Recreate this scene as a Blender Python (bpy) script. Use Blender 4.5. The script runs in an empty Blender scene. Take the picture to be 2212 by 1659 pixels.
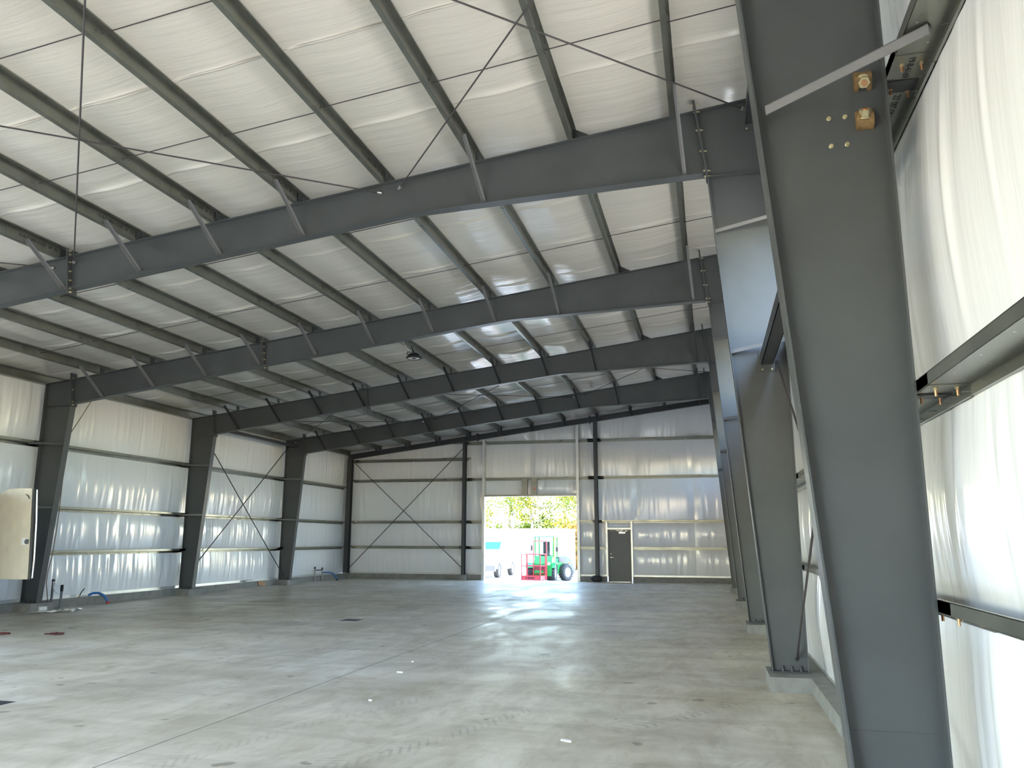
import bpy, math, random
import numpy as np
from mathutils import Vector, Matrix
R = random.Random(7)
NR = np.random.RandomState(11)
SC = bpy.context.scene
COL = SC.collection

# ------------------------------------------------------------------ helpers
class MB:
    """collects shapes, links them as ONE mesh object"""
    def __init__(s): s.v, s.f, s.sm = [], [], []
    def add(s, vs, fs, smooth=False):
        b = len(s.v); s.v += [tuple(map(float, p)) for p in vs]
        for f in fs: s.f.append([b + i for i in f]); s.sm.append(smooth)
        return s
    def obb(s, c, ax, ay, az):
        c, ax, ay, az = map(Vector, (c, ax, ay, az))
        vs = [c + ax*i + ay*j + az*k for k in (-1, 1) for j in (-1, 1) for i in (-1, 1)]
        fs = [(0,2,3,1), (4,5,7,6), (0,1,5,4), (2,6,7,3), (0,4,6,2), (1,3,7,5)]
        if ax.cross(ay).dot(az) < 0: fs = [f[::-1] for f in fs]
        return s.add(vs, fs)
    def box(s, x0, x1, y0, y1, z0, z1):
        return s.obb(((x0+x1)/2, (y0+y1)/2, (z0+z1)/2), (abs(x1-x0)/2,0,0), (0,abs(y1-y0)/2,0), (0,0,abs(z1-z0)/2))
    def bar(s, p0, p1, w, h, up=(0,0,1)):
        p0, p1 = Vector(p0), Vector(p1); d = (p1-p0); L = d.length; d.normalize()
        sd = d.cross(Vector(up)).normalized(); u = sd.cross(d).normalized()
        return s.obb((p0+p1)/2, sd*w/2, d*L/2, u*h/2)
    def angle(s, p0, p1, leg, t, a, b):
        """L section: legs along unit vectors a and b from the edge p0-p1"""
        p0, p1, a, b = map(Vector, (p0, p1, a, b)); d = (p1-p0)/2; m = (p0+p1)/2
        dn = d.normalized(); a = (a - dn*a.dot(dn)).normalized(); b = (b - dn*b.dot(dn)); b = (b - a*b.dot(a)).normalized()
        s.obb(m + a*leg/2 + b*t/2, a*leg/2, d, b*t/2)
        return s.obb(m + b*leg/2 + a*t/2, b*leg/2, d, a*t/2)
    def prism(s, poly, axis, a0, a1, smooth=False):
        """poly of 2-D points extruded along axis 'x' (y,z) 'y' (x,z) 'z' (x,y)"""
        def P(p, a):
            return {'x': (a, p[0], p[1]), 'y': (p[0], a, p[1]), 'z': (p[0], p[1], a)}[axis]
        n = len(poly)
        ar = sum(poly[i][0]*poly[(i+1) % n][1] - poly[(i+1) % n][0]*poly[i][1] for i in range(n))
        if (ar < 0): poly = poly[::-1]
        vs = [P(p, a0) for p in poly] + [P(p, a1) for p in poly]
        fs = [tuple(range(n))[::-1], tuple(range(n, 2*n))]
        fs += [(i, (i+1) % n, n+(i+1) % n, n+i) for i in range(n)]
        if axis == 'y': fs = [f[::-1] for f in fs]
        if a1 < a0: fs = [f[::-1] for f in fs]
        b = len(s.sm); s.add(vs, fs, False)
        if smooth:
            for i in range(b+2, len(s.sm)): s.sm[i] = True
        return s
    def tube(s, pts, r, n=8, caps=True, smooth=True):
        pts = [Vector(p) for p in pts]; rs = r if isinstance(r, (list, tuple)) else [r]*len(pts)
        vs, prev = [], None
        for i, p in enumerate(pts):
            d = (pts[min(i+1, len(pts)-1)] - pts[max(i-1, 0)]).normalized()
            if prev is None:
                u = d.orthogonal().normalized()
            else:
                u = (prev - d*prev.dot(d)).normalized()
            prev = u; w = d.cross(u)
            vs += [p + (u*math.cos(2*math.pi*k/n) + w*math.sin(2*math.pi*k/n))*rs[i] for k in range(n)]
        fs = [(i*n+k, i*n+(k+1) % n, (i+1)*n+(k+1) % n, (i+1)*n+k) for i in range(len(pts)-1) for k in range(n)]
        s.add(vs, fs, smooth and n > 6)
        if caps:
            s.add(vs[:n], [tuple(range(n))[::-1]]); s.add(vs[-n:], [tuple(range(n))])
        return s
    def lathe(s, prof, c, axis=(0,0,1), n=20, smooth=True):
        """prof: (radius, height along axis) pairs"""
        c, a = Vector(c), Vector(axis).normalized(); u = a.orthogonal().normalized(); w = a.cross(u)
        vs = [c + a*h + (u*math.cos(2*math.pi*k/n) + w*math.sin(2*math.pi*k/n))*r for r, h in prof for k in range(n)]
        fs = [(i*n+k, i*n+(k+1) % n, (i+1)*n+(k+1) % n, (i+1)*n+k) for i in range(len(prof)-1) for k in range(n)]
        return s.add(vs, fs, smooth)
    def grid(s, P, smooth=True, flip=False):
        """P: array (n,m,3)"""
        n, m = P.shape[:2]; b = len(s.v); s.v += [tuple(q) for q in P.reshape(-1, 3).tolist()]
        for i in range(n-1):
            for j in range(m-1):
                f = [b+i*m+j, b+(i+1)*m+j, b+(i+1)*m+j+1, b+i*m+j+1]
                s.f.append(f[::-1] if flip else f); s.sm.append(smooth)
        return s
    def mesh(s, name, m, o=(0,0,0)):
        me = bpy.data.meshes.new(name)
        me.from_pydata([(a-o[0], b-o[1], c-o[2]) for a, b, c in s.v], [], s.f)
        me.polygons.foreach_set('use_smooth', s.sm); me.materials.append(m); me.update(); return me

def link(name, data, parent=None, loc=None):
    o = bpy.data.objects.new(name, data); COL.objects.link(o)
    if loc is not None: o.location = loc
    if parent is not None: o.parent = parent
    return o
def tag(o, label=None, cat=None, group=None, kind=None):
    if label: o['label'] = label
    if cat: o['category'] = cat
    if group: o['group'] = group
    if kind: o['kind'] = kind
    return o
def thing(name, label, cat, loc=(0,0,0), group=None):
    o = link(name, None, None, loc); o.empty_display_size = 0.1
    return tag(o, label, cat, group)
def part(name, mb, m, parent, label=None, lvl=None):
    """a part in world coordinates: subtract the places of its parents"""
    off = Vector((0,0,0)); p = parent
    while p is not None: off += p.location; p = p.parent
    o = link(name, mb.mesh(name, m, off), parent)
    if label: o['label'] = label
    return o
def solo(name, mb, m, label, cat, group=None, kind=None):
    v = np.array(mb.v); o = ((v[:,0].min()+v[:,0].max())/2, (v[:,1].min()+v[:,1].max())/2, v[:,2].min())
    return tag(link(name, mb.mesh(name, m, o), None, o), label, cat, group, kind)
def struct(name, mb, m, parent=None):
    o = link(name, mb.mesh(name, m), parent)
    if parent is None: o['kind'] = 'structure'
    return o
ORD = ['first', 'second', 'third', 'fourth', 'fifth', 'sixth', 'seventh', 'eighth', 'ninth', 'tenth', 'eleventh', 'twelfth']

# ------------------------------------------------------------------ materials
def mat(name, col, rough=.5, metal=0., spec=.5, var=0., vscale=4., stretch=(1,1,1), bump=0., bscale=30., rvar=0., col2=None):
    m = bpy.data.materials.new(name); m.use_nodes = True; nt = m.node_tree; N, L = nt.nodes, nt.links
    b = N['Principled BSDF']; b.inputs['Base Color'].default_value = (*col, 1); b.inputs['Roughness'].default_value = rough
    b.inputs['Metallic'].default_value = metal; b.inputs['Specular IOR Level'].default_value = spec
    if var or bump or rvar or col2:
        tc = N.new('ShaderNodeTexCoord'); mp = N.new('ShaderNodeMapping'); mp.inputs['Scale'].default_value = stretch
        L.new(tc.outputs['Object'], mp.inputs['Vector'])
    if var or col2 or rvar:
        n = N.new('ShaderNodeTexNoise'); n.inputs['Scale'].default_value = vscale; n.inputs['Detail'].default_value = 6
        n.inputs['Roughness'].default_value = .6
        L.new(mp.outputs['Vector'], n.inputs['Vector'])
        if var or col2:
            r = N.new('ShaderNodeValToRGB'); r.color_ramp.elements[0].position = .3; r.color_ramp.elements[1].position = .7
            c2 = col2 or tuple(min(1, c*(1+var)) for c in col); c1 = col if col2 else tuple(c*(1-var) for c in col)
            r.color_ramp.elements[0].color = (*c1, 1); r.color_ramp.elements[1].color = (*c2, 1)
            L.new(n.outputs['Fac'], r.inputs['Fac']); L.new(r.outputs['Color'], b.inputs['Base Color'])
        if rvar:
            q = N.new('ShaderNodeMapRange'); q.inputs['To Min'].default_value = max(.02, rough-rvar); q.inputs['To Max'].default_value = rough+rvar
            q.inputs['From Min'].default_value = .3; q.inputs['From Max'].default_value = .7
            L.new(n.outputs['Fac'], q.inputs['Value']); L.new(q.outputs['Result'], b.inputs['Roughness'])
    if bump:
        n2 = N.new('ShaderNodeTexNoise'); n2.inputs['Scale'].default_value = bscale; n2.inputs['Detail'].default_value = 4
        L.new(mp.outputs['Vector'], n2.inputs['Vector'])
        bp = N.new('ShaderNodeBump'); bp.inputs['Strength'].default_value = bump; bp.inputs['Distance'].default_value = .01
        L.new(n2.outputs['Fac'], bp.inputs['Height']); L.new(bp.outputs['Normal'], b.inputs['Normal'])
    return m

def liner_mat(name, stretch, fine, col=(.80,.805,.815), rough=.18, fstr=.12, bstr=.3):
    """reinforced white plastic facing of the insulation: glossy, creased along one direction"""
    m = bpy.data.materials.new(name); m.use_nodes = True; nt = m.node_tree; N, L = nt.nodes, nt.links
    b = N['Principled BSDF']; b.inputs['Base Color'].default_value = (*col, 1); b.inputs['Roughness'].default_value = rough
    b.inputs['Specular IOR Level'].default_value = .65
    tc = N.new('ShaderNodeTexCoord'); mp = N.new('ShaderNodeMapping'); mp.inputs['Scale'].default_value = stretch
    L.new(tc.outputs['Object'], mp.inputs['Vector'])
    n1 = N.new('ShaderNodeTexNoise'); n1.inputs['Scale'].default_value = 1.; n1.inputs['Detail'].default_value = 5; n1.inputs['Roughness'].default_value = .55
    L.new(mp.outputs['Vector'], n1.inputs['Vector'])
    mp2 = N.new('ShaderNodeMapping'); mp2.inputs['Scale'].default_value = fine; L.new(tc.outputs['Object'], mp2.inputs['Vector'])
    n2 = N.new('ShaderNodeTexNoise'); n2.inputs['Scale'].default_value = 1.; n2.inputs['Detail'].default_value = 3
    L.new(mp2.outputs['Vector'], n2.inputs['Vector'])
    b1 = N.new('ShaderNodeBump'); b1.inputs['Strength'].default_value = bstr; b1.inputs['Distance'].default_value = .03
    L.new(n1.outputs['Fac'], b1.inputs['Height'])
    b2 = N.new('ShaderNodeBump'); b2.inputs['Strength'].default_value = fstr; b2.inputs['Distance'].default_value = .006
    L.new(n2.outputs['Fac'], b2.inputs['Height']); L.new(b1.outputs['Normal'], b2.inputs['Normal'])
    L.new(b2.outputs['Normal'], b.inputs['Normal'])
    return m

def floor_mat():
    m = bpy.data.materials.new('concrete_floor'); m.use_nodes = True; nt = m.node_tree; N, L = nt.nodes, nt.links
    b = N['Principled BSDF']
    tc = N.new('ShaderNodeTexCoord')
    def noise(scale, st=(1,1,1), det=6, rough=.6, dist=0., rot=0.):
        mp = N.new('ShaderNodeMapping'); mp.inputs['Scale'].default_value = st; mp.inputs['Rotation'].default_value = (0,0,rot)
        L.new(tc.outputs['Object'], mp.inputs['Vector'])
        n = N.new('ShaderNodeTexNoise'); n.inputs['Scale'].default_value = scale; n.inputs['Detail'].default_value = det
        n.inputs['Roughness'].default_value = rough; n.inputs['Distortion'].default_value = dist
        L.new(mp.outputs['Vector'], n.inputs['Vector']); return n.outputs['Fac']
    def ramp(f, a, b_, c0, c1):
        r = N.new('ShaderNodeValToRGB'); e = r.color_ramp.elements; e[0].position, e[1].position = a, b_
        e[0].color, e[1].color = (*c0, 1), (*c1, 1); L.new(f, r.inputs['Fac']); return r.outputs['Color']
    def mul(a, c, fac=1.):
        x = N.new('ShaderNodeMix'); x.data_type = 'RGBA'; x.blend_type = 'MULTIPLY'; x.inputs['Factor'].default_value = fac
        L.new(a, x.inputs['A']); L.new(c, x.inputs['B']); return x.outputs['Result']
    def math_(op, a, c=None):
        x = N.new('ShaderNodeMath'); x.operation = op
        for i, q in enumerate((a, c)):
            if q is None: continue
            if isinstance(q, (int, float)): x.inputs[i].default_value = q
            else: L.new(q, x.inputs[i])
        return x.outputs[0]
    base = ramp(noise(.35, det=8, dist=.6), .3, .72, (.60,.56,.48), (.74,.70,.625))
    base = mul(base, ramp(noise(1.1, (1,.55,1), 8, .65, 1.2), .36, .6, (.74,.715,.675), (1,1,1)))       # dust and trowel clouds
    base = mul(base, ramp(noise(5., (1,.35,1), 6, .65, 1.5, .15), .36, .5, (.80,.78,.74), (1,1,1)), .6)   # streaks
    base = mul(base, ramp(noise(1., (.28,1.5,1), 7, .62, .5, .06), .40, .56, (.70,.675,.64), (1,1,1)), .55)  # long smears
    base = mul(base, ramp(noise(.22, det=3), .42, .6, (1,.965,.90), (1,1,1)))
    base = mul(base, ramp(noise(60., det=2), .3, .5, (.88,.88,.87), (1,1,1)), .5)
    base = mul(base, ramp(noise(3.3, det=2, rough=.4), .70, .735, (1,1,1), (.45,.43,.40)), .8)            # drips
    # tyre tread marks: short bars across curved tracks
    sx = N.new('ShaderNodeSeparateXYZ'); L.new(tc.outputs['Object'], sx.inputs[0]); X, Y = sx.outputs[0], sx.outputs[1]
    wob = noise(.6, det=1)
    keep = ramp(noise(2.6, det=4), .38, .62, (.1,.1,.1), (1,1,1))
    for (ox, oy, an, curv, wid, pit, ch, st, ln) in ((-.35,8.62,.99,.05,.10,8.3,.6,.30,1.05), (-2.6,6.9,1.15,.05,.17,9.,1.1,.22,1.8), (-3.9,7.3,1.25,-.04,.17,9.,1.1,.18,1.8),
                                  (-1.9,9.6,.35,.1,.17,9.,1.1,.18,1.6), (-.2,6.9,.5,-.1,.15,9.,1.1,.15,1.), (-6.2,9.,.9,.03,.17,9.,1.1,.12,2.), (-2.2,12.,-.5,.05,.17,9.,1.1,.16,2.)):
        ca, sa = math.cos(an), math.sin(an)
        dx, dy = math_('SUBTRACT', X, ox), math_('SUBTRACT', Y, oy)
        u = math_('ADD', math_('MULTIPLY', dx, ca), math_('MULTIPLY', dy, sa)); v = math_('SUBTRACT', math_('MULTIPLY', dy, ca), math_('MULTIPLY', dx, sa))
        v = math_('SUBTRACT', v, math_('MULTIPLY', math_('MULTIPLY', u, u), curv))
        av = math_('ABSOLUTE', v)
        inside = math_('LESS_THAN', av, wid)
        ph = math_('ADD', math_('MULTIPLY', u, pit), math_('MULTIPLY', av, ch*pit))
        st_ = math_('LESS_THAN', math_('FRACT', ph), .38)
        lim = math_('LESS_THAN', math_('ABSOLUTE', u), ln)
        k = math_('MULTIPLY', math_('MULTIPLY', math_('MULTIPLY', inside, st_), lim), keep)
        k = math_('SUBTRACT', 1., math_('MULTIPLY', k, st))
        x = N.new('ShaderNodeMix'); x.data_type = 'RGBA'; x.blend_type = 'MULTIPLY'; x.inputs['Factor'].default_value = 1
        cb = N.new('ShaderNodeCombineXYZ')
        for i in range(3): L.new(k, cb.inputs[i])
        L.new(base, x.inputs['A']); L.new(cb.outputs[0], x.inputs['B']); base = x.outputs['Result']
    L.new(base, b.inputs['Base Color'])
    q = N.new('ShaderNodeMapRange'); q.inputs['From Min'].default_value = .35; q.inputs['From Max'].default_value = .65
    q.inputs['To Min'].default_value = .30; q.inputs['To Max'].default_value = .62
    L.new(noise(.8, (1,.45,1), 7, .65, 1.), q.inputs['Value']); L.new(q.outputs['Result'], b.inputs['Roughness'])
    bp = N.new('ShaderNodeBump'); bp.inputs['Strength'].default_value = .12; bp.inputs['Distance'].default_value = .004
    L.new(noise(4., (1,.6,1), 8, .65), bp.inputs['Height']); L.new(bp.outputs['Normal'], b.inputs['Normal'])
    return m

M = dict(
    steel=mat('slate_primer_steel', (.066,.071,.073), .42, 0., .5, var=.13, vscale=1.3, rvar=.07),
    steel_dark=mat('dark_primer_steel', (.036,.039,.043), .45, 0., .5, var=.1, vscale=1.5),
    brace=mat('grey_brace_steel', (.17,.17,.175), .45, 0., .5, var=.06),
    galv=mat('galvanized_steel', (.25,.255,.225), .34, .8, .5, var=.16, vscale=3., rvar=.08),
    galv_lt=mat('bright_galvanized_steel', (.62,.63,.62), .35, .5, .5, var=.1, vscale=3.),
    rod=mat('bracing_rod_steel', (.075,.065,.068), .45, .3),
    zinc=mat('zinc_bolt', (.62,.56,.36), .3, .75),
    copper=mat('yellow_zinc_bolt_shank', (.55,.30,.16), .35, .7),
    rust=mat('rusty_bronze_washer', (.23,.145,.06), .6, .25, var=.3, vscale=40.),
    roof_liner=liner_mat('roof_liner', (.5,6.,1.), (3.,34.,1.), (.64,.61,.55), .15, .10, .5),  # same facing as the walls; dimmer, warmer roof light put into its colour
    wall_liner=liner_mat('wall_liner', (1.,4.5,.42), (1.,26.,2.2)),
    far_liner=liner_mat('far_wall_liner', (4.5,1.,.42), (26.,1.,2.2), (.74,.745,.765)),  # same facing again, the far wall's dimmer light put into its colour
    floor=floor_mat(),
    curb=mat('curb_concrete', (.21,.205,.19), .85, var=.18, vscale=5., bump=.3, bscale=40.),
    ground=mat('gravel_yard', (.47,.44,.39), .95, var=.15, vscale=.8, bump=.3, bscale=12.),
    white=mat('white_paint', (.82,.82,.81), .35), beige=mat('beige_door_skin', (.36,.32,.245), .55, var=.08, vscale=6., stretch=(1,1,.6)),
    black=mat('black_rubber', (.012,.012,.013), .6), ink=mat('black_stencil_ink', (.01,.01,.01), .7), red=mat('red_paint_mark', (.55,.03,.02), .5),
    door=mat('charcoal_door_paint', (.055,.062,.068), .42, var=.06, vscale=5.), silver=mat('brushed_steel', (.72,.72,.70), .28, .85),
    blue=mat('blue_hose_rubber', (.01,.12,.36), .4), grey_pvc=mat('grey_conduit', (.13,.14,.155), .5), red_valve=mat('red_valve_plastic', (.5,.03,.02), .45),
    cord=mat('brown_cord', (.22,.15,.10), .8), twine=mat('white_plastic', (.72,.72,.71), .45), card=mat('brown_cardboard', (.36,.21,.12), .9),
    wood=mat('pale_board', (.40,.33,.27), .8), drain=mat('drain_cover', (.06,.065,.07), .5, .3),
    green=mat('loader_green_paint', (.018,.29,.07), .35), lime=mat('loader_yellow_trim', (.55,.62,.04), .4), basket=mat('red_basket_paint', (.50,.045,.06), .45),
    tyre=mat('tyre_rubber', (.05,.05,.052), .75), hub=mat('pale_wheel_hub', (.45,.46,.48), .45, .3), seat=mat('dark_plastic', (.05,.05,.055), .5),
    glass=mat('painted_sky_windscreen', (.012,.055,.14), .3, 0., .1), bumper=mat('grey_bumper', (.05,.055,.06), .5),  # windscreen blue is the sky's reflection put into the base colour
    bark=mat('tree_bark', (.20,.16,.12), .9), lens=mat('lamp_lens', (.75,.75,.72), .3),
)
def leaf_mat(name, c1, c2):
    m = bpy.data.materials.new(name); m.use_nodes = True; nt = m.node_tree; N, L = nt.nodes, nt.links
    b = N['Principled BSDF']; out = N['Material Output']; b.inputs['Roughness'].default_value = .5
    gi = N.new('ShaderNodeTexCoord'); n = N.new('ShaderNodeTexNoise'); n.inputs['Scale'].default_value = 1.6; n.inputs['Detail'].default_value = 3
    L.new(gi.outputs['Object'], n.inputs['Vector'])
    r = N.new('ShaderNodeValToRGB'); r.color_ramp.elements[0].position = .35; r.color_ramp.elements[1].position = .62
    r.color_ramp.elements[0].color = (*c1, 1); r.color_ramp.elements[1].color = (*c2, 1)
    L.new(n.outputs['Fac'], r.inputs['Fac']); L.new(r.outputs['Color'], b.inputs['Base Color'])
    t = N.new('ShaderNodeBsdfTranslucent'); L.new(r.outputs['Color'], t.inputs['Color'])
    x = N.new('ShaderNodeMixShader'); x.inputs[0].default_value = .5
    L.new(b.outputs[0], x.inputs[1]); L.new(t.outputs[0], x.inputs[2]); L.new(x.outputs[0], out.inputs[0])
    return m
M['leaf'] = leaf_mat('yellow_green_leaves', (.055,.085,.008), (.25,.24,.015))
M['leaf2'] = leaf_mat('green_leaves', (.05,.10,.01), (.18,.23,.025))
M['leaf3'] = leaf_mat('autumn_leaves', (.19,.18,.016), (.27,.11,.016))

# ------------------------------------------------------------------ camera
F_PX, YAW, PITCH, ROLL, CAM_H = 1716.33, math.radians(13.783), math.radians(11.115), math.radians(.1666), 1.733
fwd = Vector((-math.sin(YAW)*math.cos(PITCH), math.cos(YAW)*math.cos(PITCH), math.sin(PITCH)))
rgt0 = Vector((math.cos(YAW), math.sin(YAW), 0)); up0 = rgt0.cross(fwd)
rgt = rgt0*math.cos(ROLL) + up0*math.sin(ROLL); upv = -rgt0*math.sin(ROLL) + up0*math.cos(ROLL)
cd = bpy.data.cameras.new('camera'); cam = bpy.data.objects.new('camera', cd); COL.objects.link(cam)
cd.sensor_width = 36; cd.lens = F_PX/2212*36; cd.clip_start = .05; cd.clip_end = 500
mw = Matrix((rgt, upv, -fwd)).transposed().to_4x4(); mw.translation = (0,0,CAM_H); cam.matrix_world = mw
SC.camera = cam
def seen(pts, marg=30):
    for p in pts:
        d = Vector(p) - Vector((0,0,CAM_H)); z = d.dot(fwd)
        if z < .2: continue
        u, v = 1106 + F_PX*d.dot(rgt)/z, 829.5 - F_PX*d.dot(upv)/z
        if -marg < u < 2212+marg and -marg < v < 1659+marg: return True
    return False
def along(p0, p1, n=24):
    p0, p1 = Vector(p0), Vector(p1); return [p0.lerp(p1, i/n) for i in range(n+1)]

# ------------------------------------------------------------------ building numbers (metres)
BAY = 6.096
FY = [4.475 + BAY*k for k in range(5)]            # front face of each frame's flanges
FW = .18; WY = [y + .09 for y in FY]              # flange width, web planes
YEND, YFRONT = 34.73, -1.7
SL = .1235; TH = math.atan(SL)
zr = lambda x: 7.685 + SL*x                       # top of rafters
zc = lambda x: zr(x) + .212                       # roof liner
XR, XL = 1.295, -16.66                            # wall liners
PX = [-.24 - 1.463*j for j in range(11)]          # purlin webs
FNAME = ['nearest', 'second', 'third', 'fourth', 'fifth']
ST, SD = M['steel'], M['steel_dark']

# ------------------------------------------------------------------ floor, ground
mb = MB()
mb.box(-16.9, 1.55, YFRONT, 35.05, -.3, 0)
struct('floor', mb, M['floor'])
g = MB(); g.add([(-90,20,-.24), (90,20,-.24), (90,120,-.24), (-90,120,-.24)], [(0,1,2,3)])
struct('ground', g, M['ground'])
g = MB(); g.add([(-90,-90,-.24), (-20,-90,-.24), (-20,20,-.24), (-90,20,-.24)], [(0,1,2,3)])
struct('ground', g, mat('unseen_dark_ground', (.155,.15,.085), .95, var=.25, vscale=1.2))  # unseen ground at left, made dark to cut bounce onto the right liner
g = MB(); g.add([(-20,-90,-.24), (90,-90,-.24), (90,20,-.24), (-20,20,-.24)], [(0,1,2,3)])
struct('ground', g, mat('unseen_warm_ground', (.42,.36,.275), .9, var=.15, vscale=.8))  # unseen ground in front, its warm tone added to bounce light up inside
j = MB(); j.box(-4.705, -4.695, YFRONT, 34.7, .0, .0012)
struct('trim_1', j, mat('joint_filler', (.16,.155,.145), .9))  # dark floor joint, drawn as a thin strip
# kerbs under the liners
k = MB(); k.box(1.075, 1.45, YFRONT, 34.9, 0, .165); struct('baseboard_right', k, M['curb'])
k = MB(); k.box(-16.85, -16.36, YFRONT, 34.9, 0, .2); struct('baseboard_left', k, M['curb'])
for a, b in ((-16.36, -9.79), (-5.58, -4.33), (-3.24, 1.075)):
    k = MB(); k.box(a, b, 34.72, 35.05, 0, .22); struct('baseboard_far', k, M['curb'])

# ------------------------------------------------------------------ liners
def wrinkles(y, z, zbreaks, rs, n_folds, y0, y1, amp=.016, billow=.045):
    """inward displacement of a hanging liner over a grid y (columns) x z (rows)"""
    Yg, Zg = np.meshgrid(y, z); D = np.zeros_like(Yg); E = np.zeros_like(Yg)
    for a, b in zip(zbreaks[:-1], zbreaks[1:]):
        msk = (Zg >= a) & (Zg <= b); t = (Zg - a)/(b - a)
        e = np.sin(np.pi*np.clip(t, 0, 1))
        E = np.where(msk, e, E)
        lo = np.interp(Yg, np.linspace(y0, y1, int((y1-y0)/.9)+2), rs.uniform(.4, 1.2, int((y1-y0)/.9)+2))
        D += np.where(msk, billow*e*lo, 0)
        h = b - a
        for _ in range(n_folds):
            yc = rs.uniform(y0, y1); w = rs.uniform(.018, .07); sl = rs.normal(0, .05); am = amp*rs.uniform(.3, 1.)*(1 if rs.rand() < .6 else -1)
            tc, tw = rs.uniform(.05, .95), rs.uniform(.25, .6)
            x = (Yg - yc - sl*(Zg-a)); D += np.where(msk, am*np.exp(-(x/w)**2)*np.exp(-((t-tc)/tw)**2)*(.3+.7*e), 0)
    return Yg, Zg, D
# right wall
ys = np.concatenate([np.arange(YFRONT, 2.4, .2), np.arange(2.4, 11., .022), np.arange(11., 34.95, .12)])
zb = [.165, 1.40, 2.51, 4.33, 6.15, 8.2]
zs = np.unique(np.concatenate([np.linspace(a, b, 15) for a, b in zip(zb[:-1], zb[1:])]))
Yg, Zg, D = wrinkles(ys, zs, zb, np.random.RandomState(3), 150, YFRONT, 34.9)
Zg = np.minimum(Zg, zc(XR)+.02)
w = MB(); w.grid(np.stack([XR - D, Yg, Zg], -1))
# high window openings in the right wall, one per bay beyond the nearest column
WIN = [(WY[k]+.75, (WY[k+1] if k < 4 else 34.6)-(.45 if k < 2 else 1.2), 4.42 if k == 0 else 4.75, 6.05 if k == 0 else (5.95, 5.9, 5.6, 5.3)[k-1]) for k in range(5)]
vv = np.array(w.v); cc = np.array([vv[f].mean(0) for f in w.f]); hole = np.zeros(len(w.f), bool)
for a, b, z0, z1 in WIN: hole |= (cc[:,1] > a) & (cc[:,1] < b) & (cc[:,2] > z0) & (cc[:,2] < z1)
w.f = [f for f, h in zip(w.f, hole) if not h]; w.sm = [True]*len(w.f); struct('wall_right', w, M['wall_liner'])
for i, (a, b, z0, z1) in enumerate(WIN):
    fr = MB()
    for y in (a-.05, b): fr.box(XR-.01, XR+.1, y, y+.06, z0-.1, z1+.1)
    for z in (z0-.1, z1+.04): fr.box(XR-.01, XR+.1, a-.05, b+.06, z, z+.06)
    struct(f'window_{i+1}', fr, M['galv_lt'])
# left wall
ys = np.concatenate([np.arange(10.5, 14., .25), np.arange(14., 35.03, .035)])    # the two front bays on this side are still unclad
zb = [.2, 1.38, 2.50, 4.10, 6.0]
zs = np.unique(np.concatenate([np.linspace(a, b, 13) for a, b in zip(zb[:-1], zb[1:])]))
Yg, Zg, D = wrinkles(ys, zs, zb, np.random.RandomState(5), 230, YFRONT, 34.9, .02, .06)
Zg = np.minimum(Zg, zc(XL)+.02)
w = MB(); w.grid(np.stack([XL + D, Yg, Zg], -1), flip=True)
w.grid(np.array([[[XL, y, z] for z in (3.9, 4.6, 5.3, zc(XL)+.01)] for y in np.linspace(YFRONT, 10.52, 14)])); struct('wall_left', w, M['wall_liner'])  # unseen strip above the open bays, added to cut their daylight
# far wall, in panels around the openings
w = MB(); rs = np.random.RandomState(8); YF = 34.94
def far_panel(x0, x1, z0, z1, bil=.05):
    nx, nz = max(4, int((x1-x0)/.05)), 12
    u = np.linspace(0, 1, nx+1); v = np.linspace(0, 1, nz+1); U, V = np.meshgrid(u, v)
    Xg = x0 + (x1-x0)*U
    top = np.minimum(z1, zc(Xg)+.01) if z1 > 6.2 else z1
    Zg = z0 + (top-z0)*V
    e = np.sin(np.pi*V); ex = np.clip(np.minimum(U, 1-U)*(x1-x0)/.25, 0, 1)
    D = bil*e*ex*(1+.3*np.sin(Xg*2.1+z0))
    for _ in range(int(10*(x1-x0))):
        xc, wd, am = rs.uniform(x0, x1), rs.uniform(.02, .06), rs.uniform(-.014, .016); sl = rs.normal(0, .1); tc = rs.uniform(0, 1)
        D = D + am*np.exp(-((Xg-xc-sl*(Zg-z0))/wd)**2)*np.exp(-((V-tc)/.45)**2)*ex
    w.grid(np.stack([Xg, YF - D, Zg], -1))
for (a, b, rows) in ((XL, -10.68, [.22,1.42,2.55,4.45,5.4,9]), (-10.68, -9.77, [.22,1.42,2.55,4.45,6.1,9]), (-5.6, -4.73, [.22,1.42,2.55,4.45,6.1,9]),
                     (-4.73, -4.3, [.22,1.42,2.5]), (-4.73, -3.0, [2.5,4.45,6.1,9]), (-3.25, -.6, [.22,1.42,2.5]), (-3.0, -.6, [2.5,4.45,6.1,9]), (-.6, XR, [.22,1.42,2.55,4.45,6.1,9]),
                     (-9.77, -7.7, [3.66,4.45,6.1,9]), (-7.7, -5.6, [3.66,4.45,6.1,9]), (-4.3, -3.25, [2.22,2.5])):
    for z0, z1 in zip(rows[:-1], rows[1:]): far_panel(a, b, z0, z1)
struct('wall_far', w, M['far_liner'])
# front wall behind the camera, with the tall doorway the daylight comes through
FDX0, FDX1, FDZ = -8.6, -2.6, 4.3
w = MB()
for (a, b, z0, z1) in ((XL, FDX0, 0, 9), (FDX1, XR, 0, 9), (FDX0, FDX1, FDZ, 9)):
    u = np.linspace(a, b, 12); U, V = np.meshgrid(u, np.linspace(0, 1, 8)); top = np.minimum(z1, zc(U)+.01); w.grid(np.stack([U, 0*U+YFRONT, z0+(top-z0)*V], -1), flip=True)
struct('wall_front', w, M['far_liner'])
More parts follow.
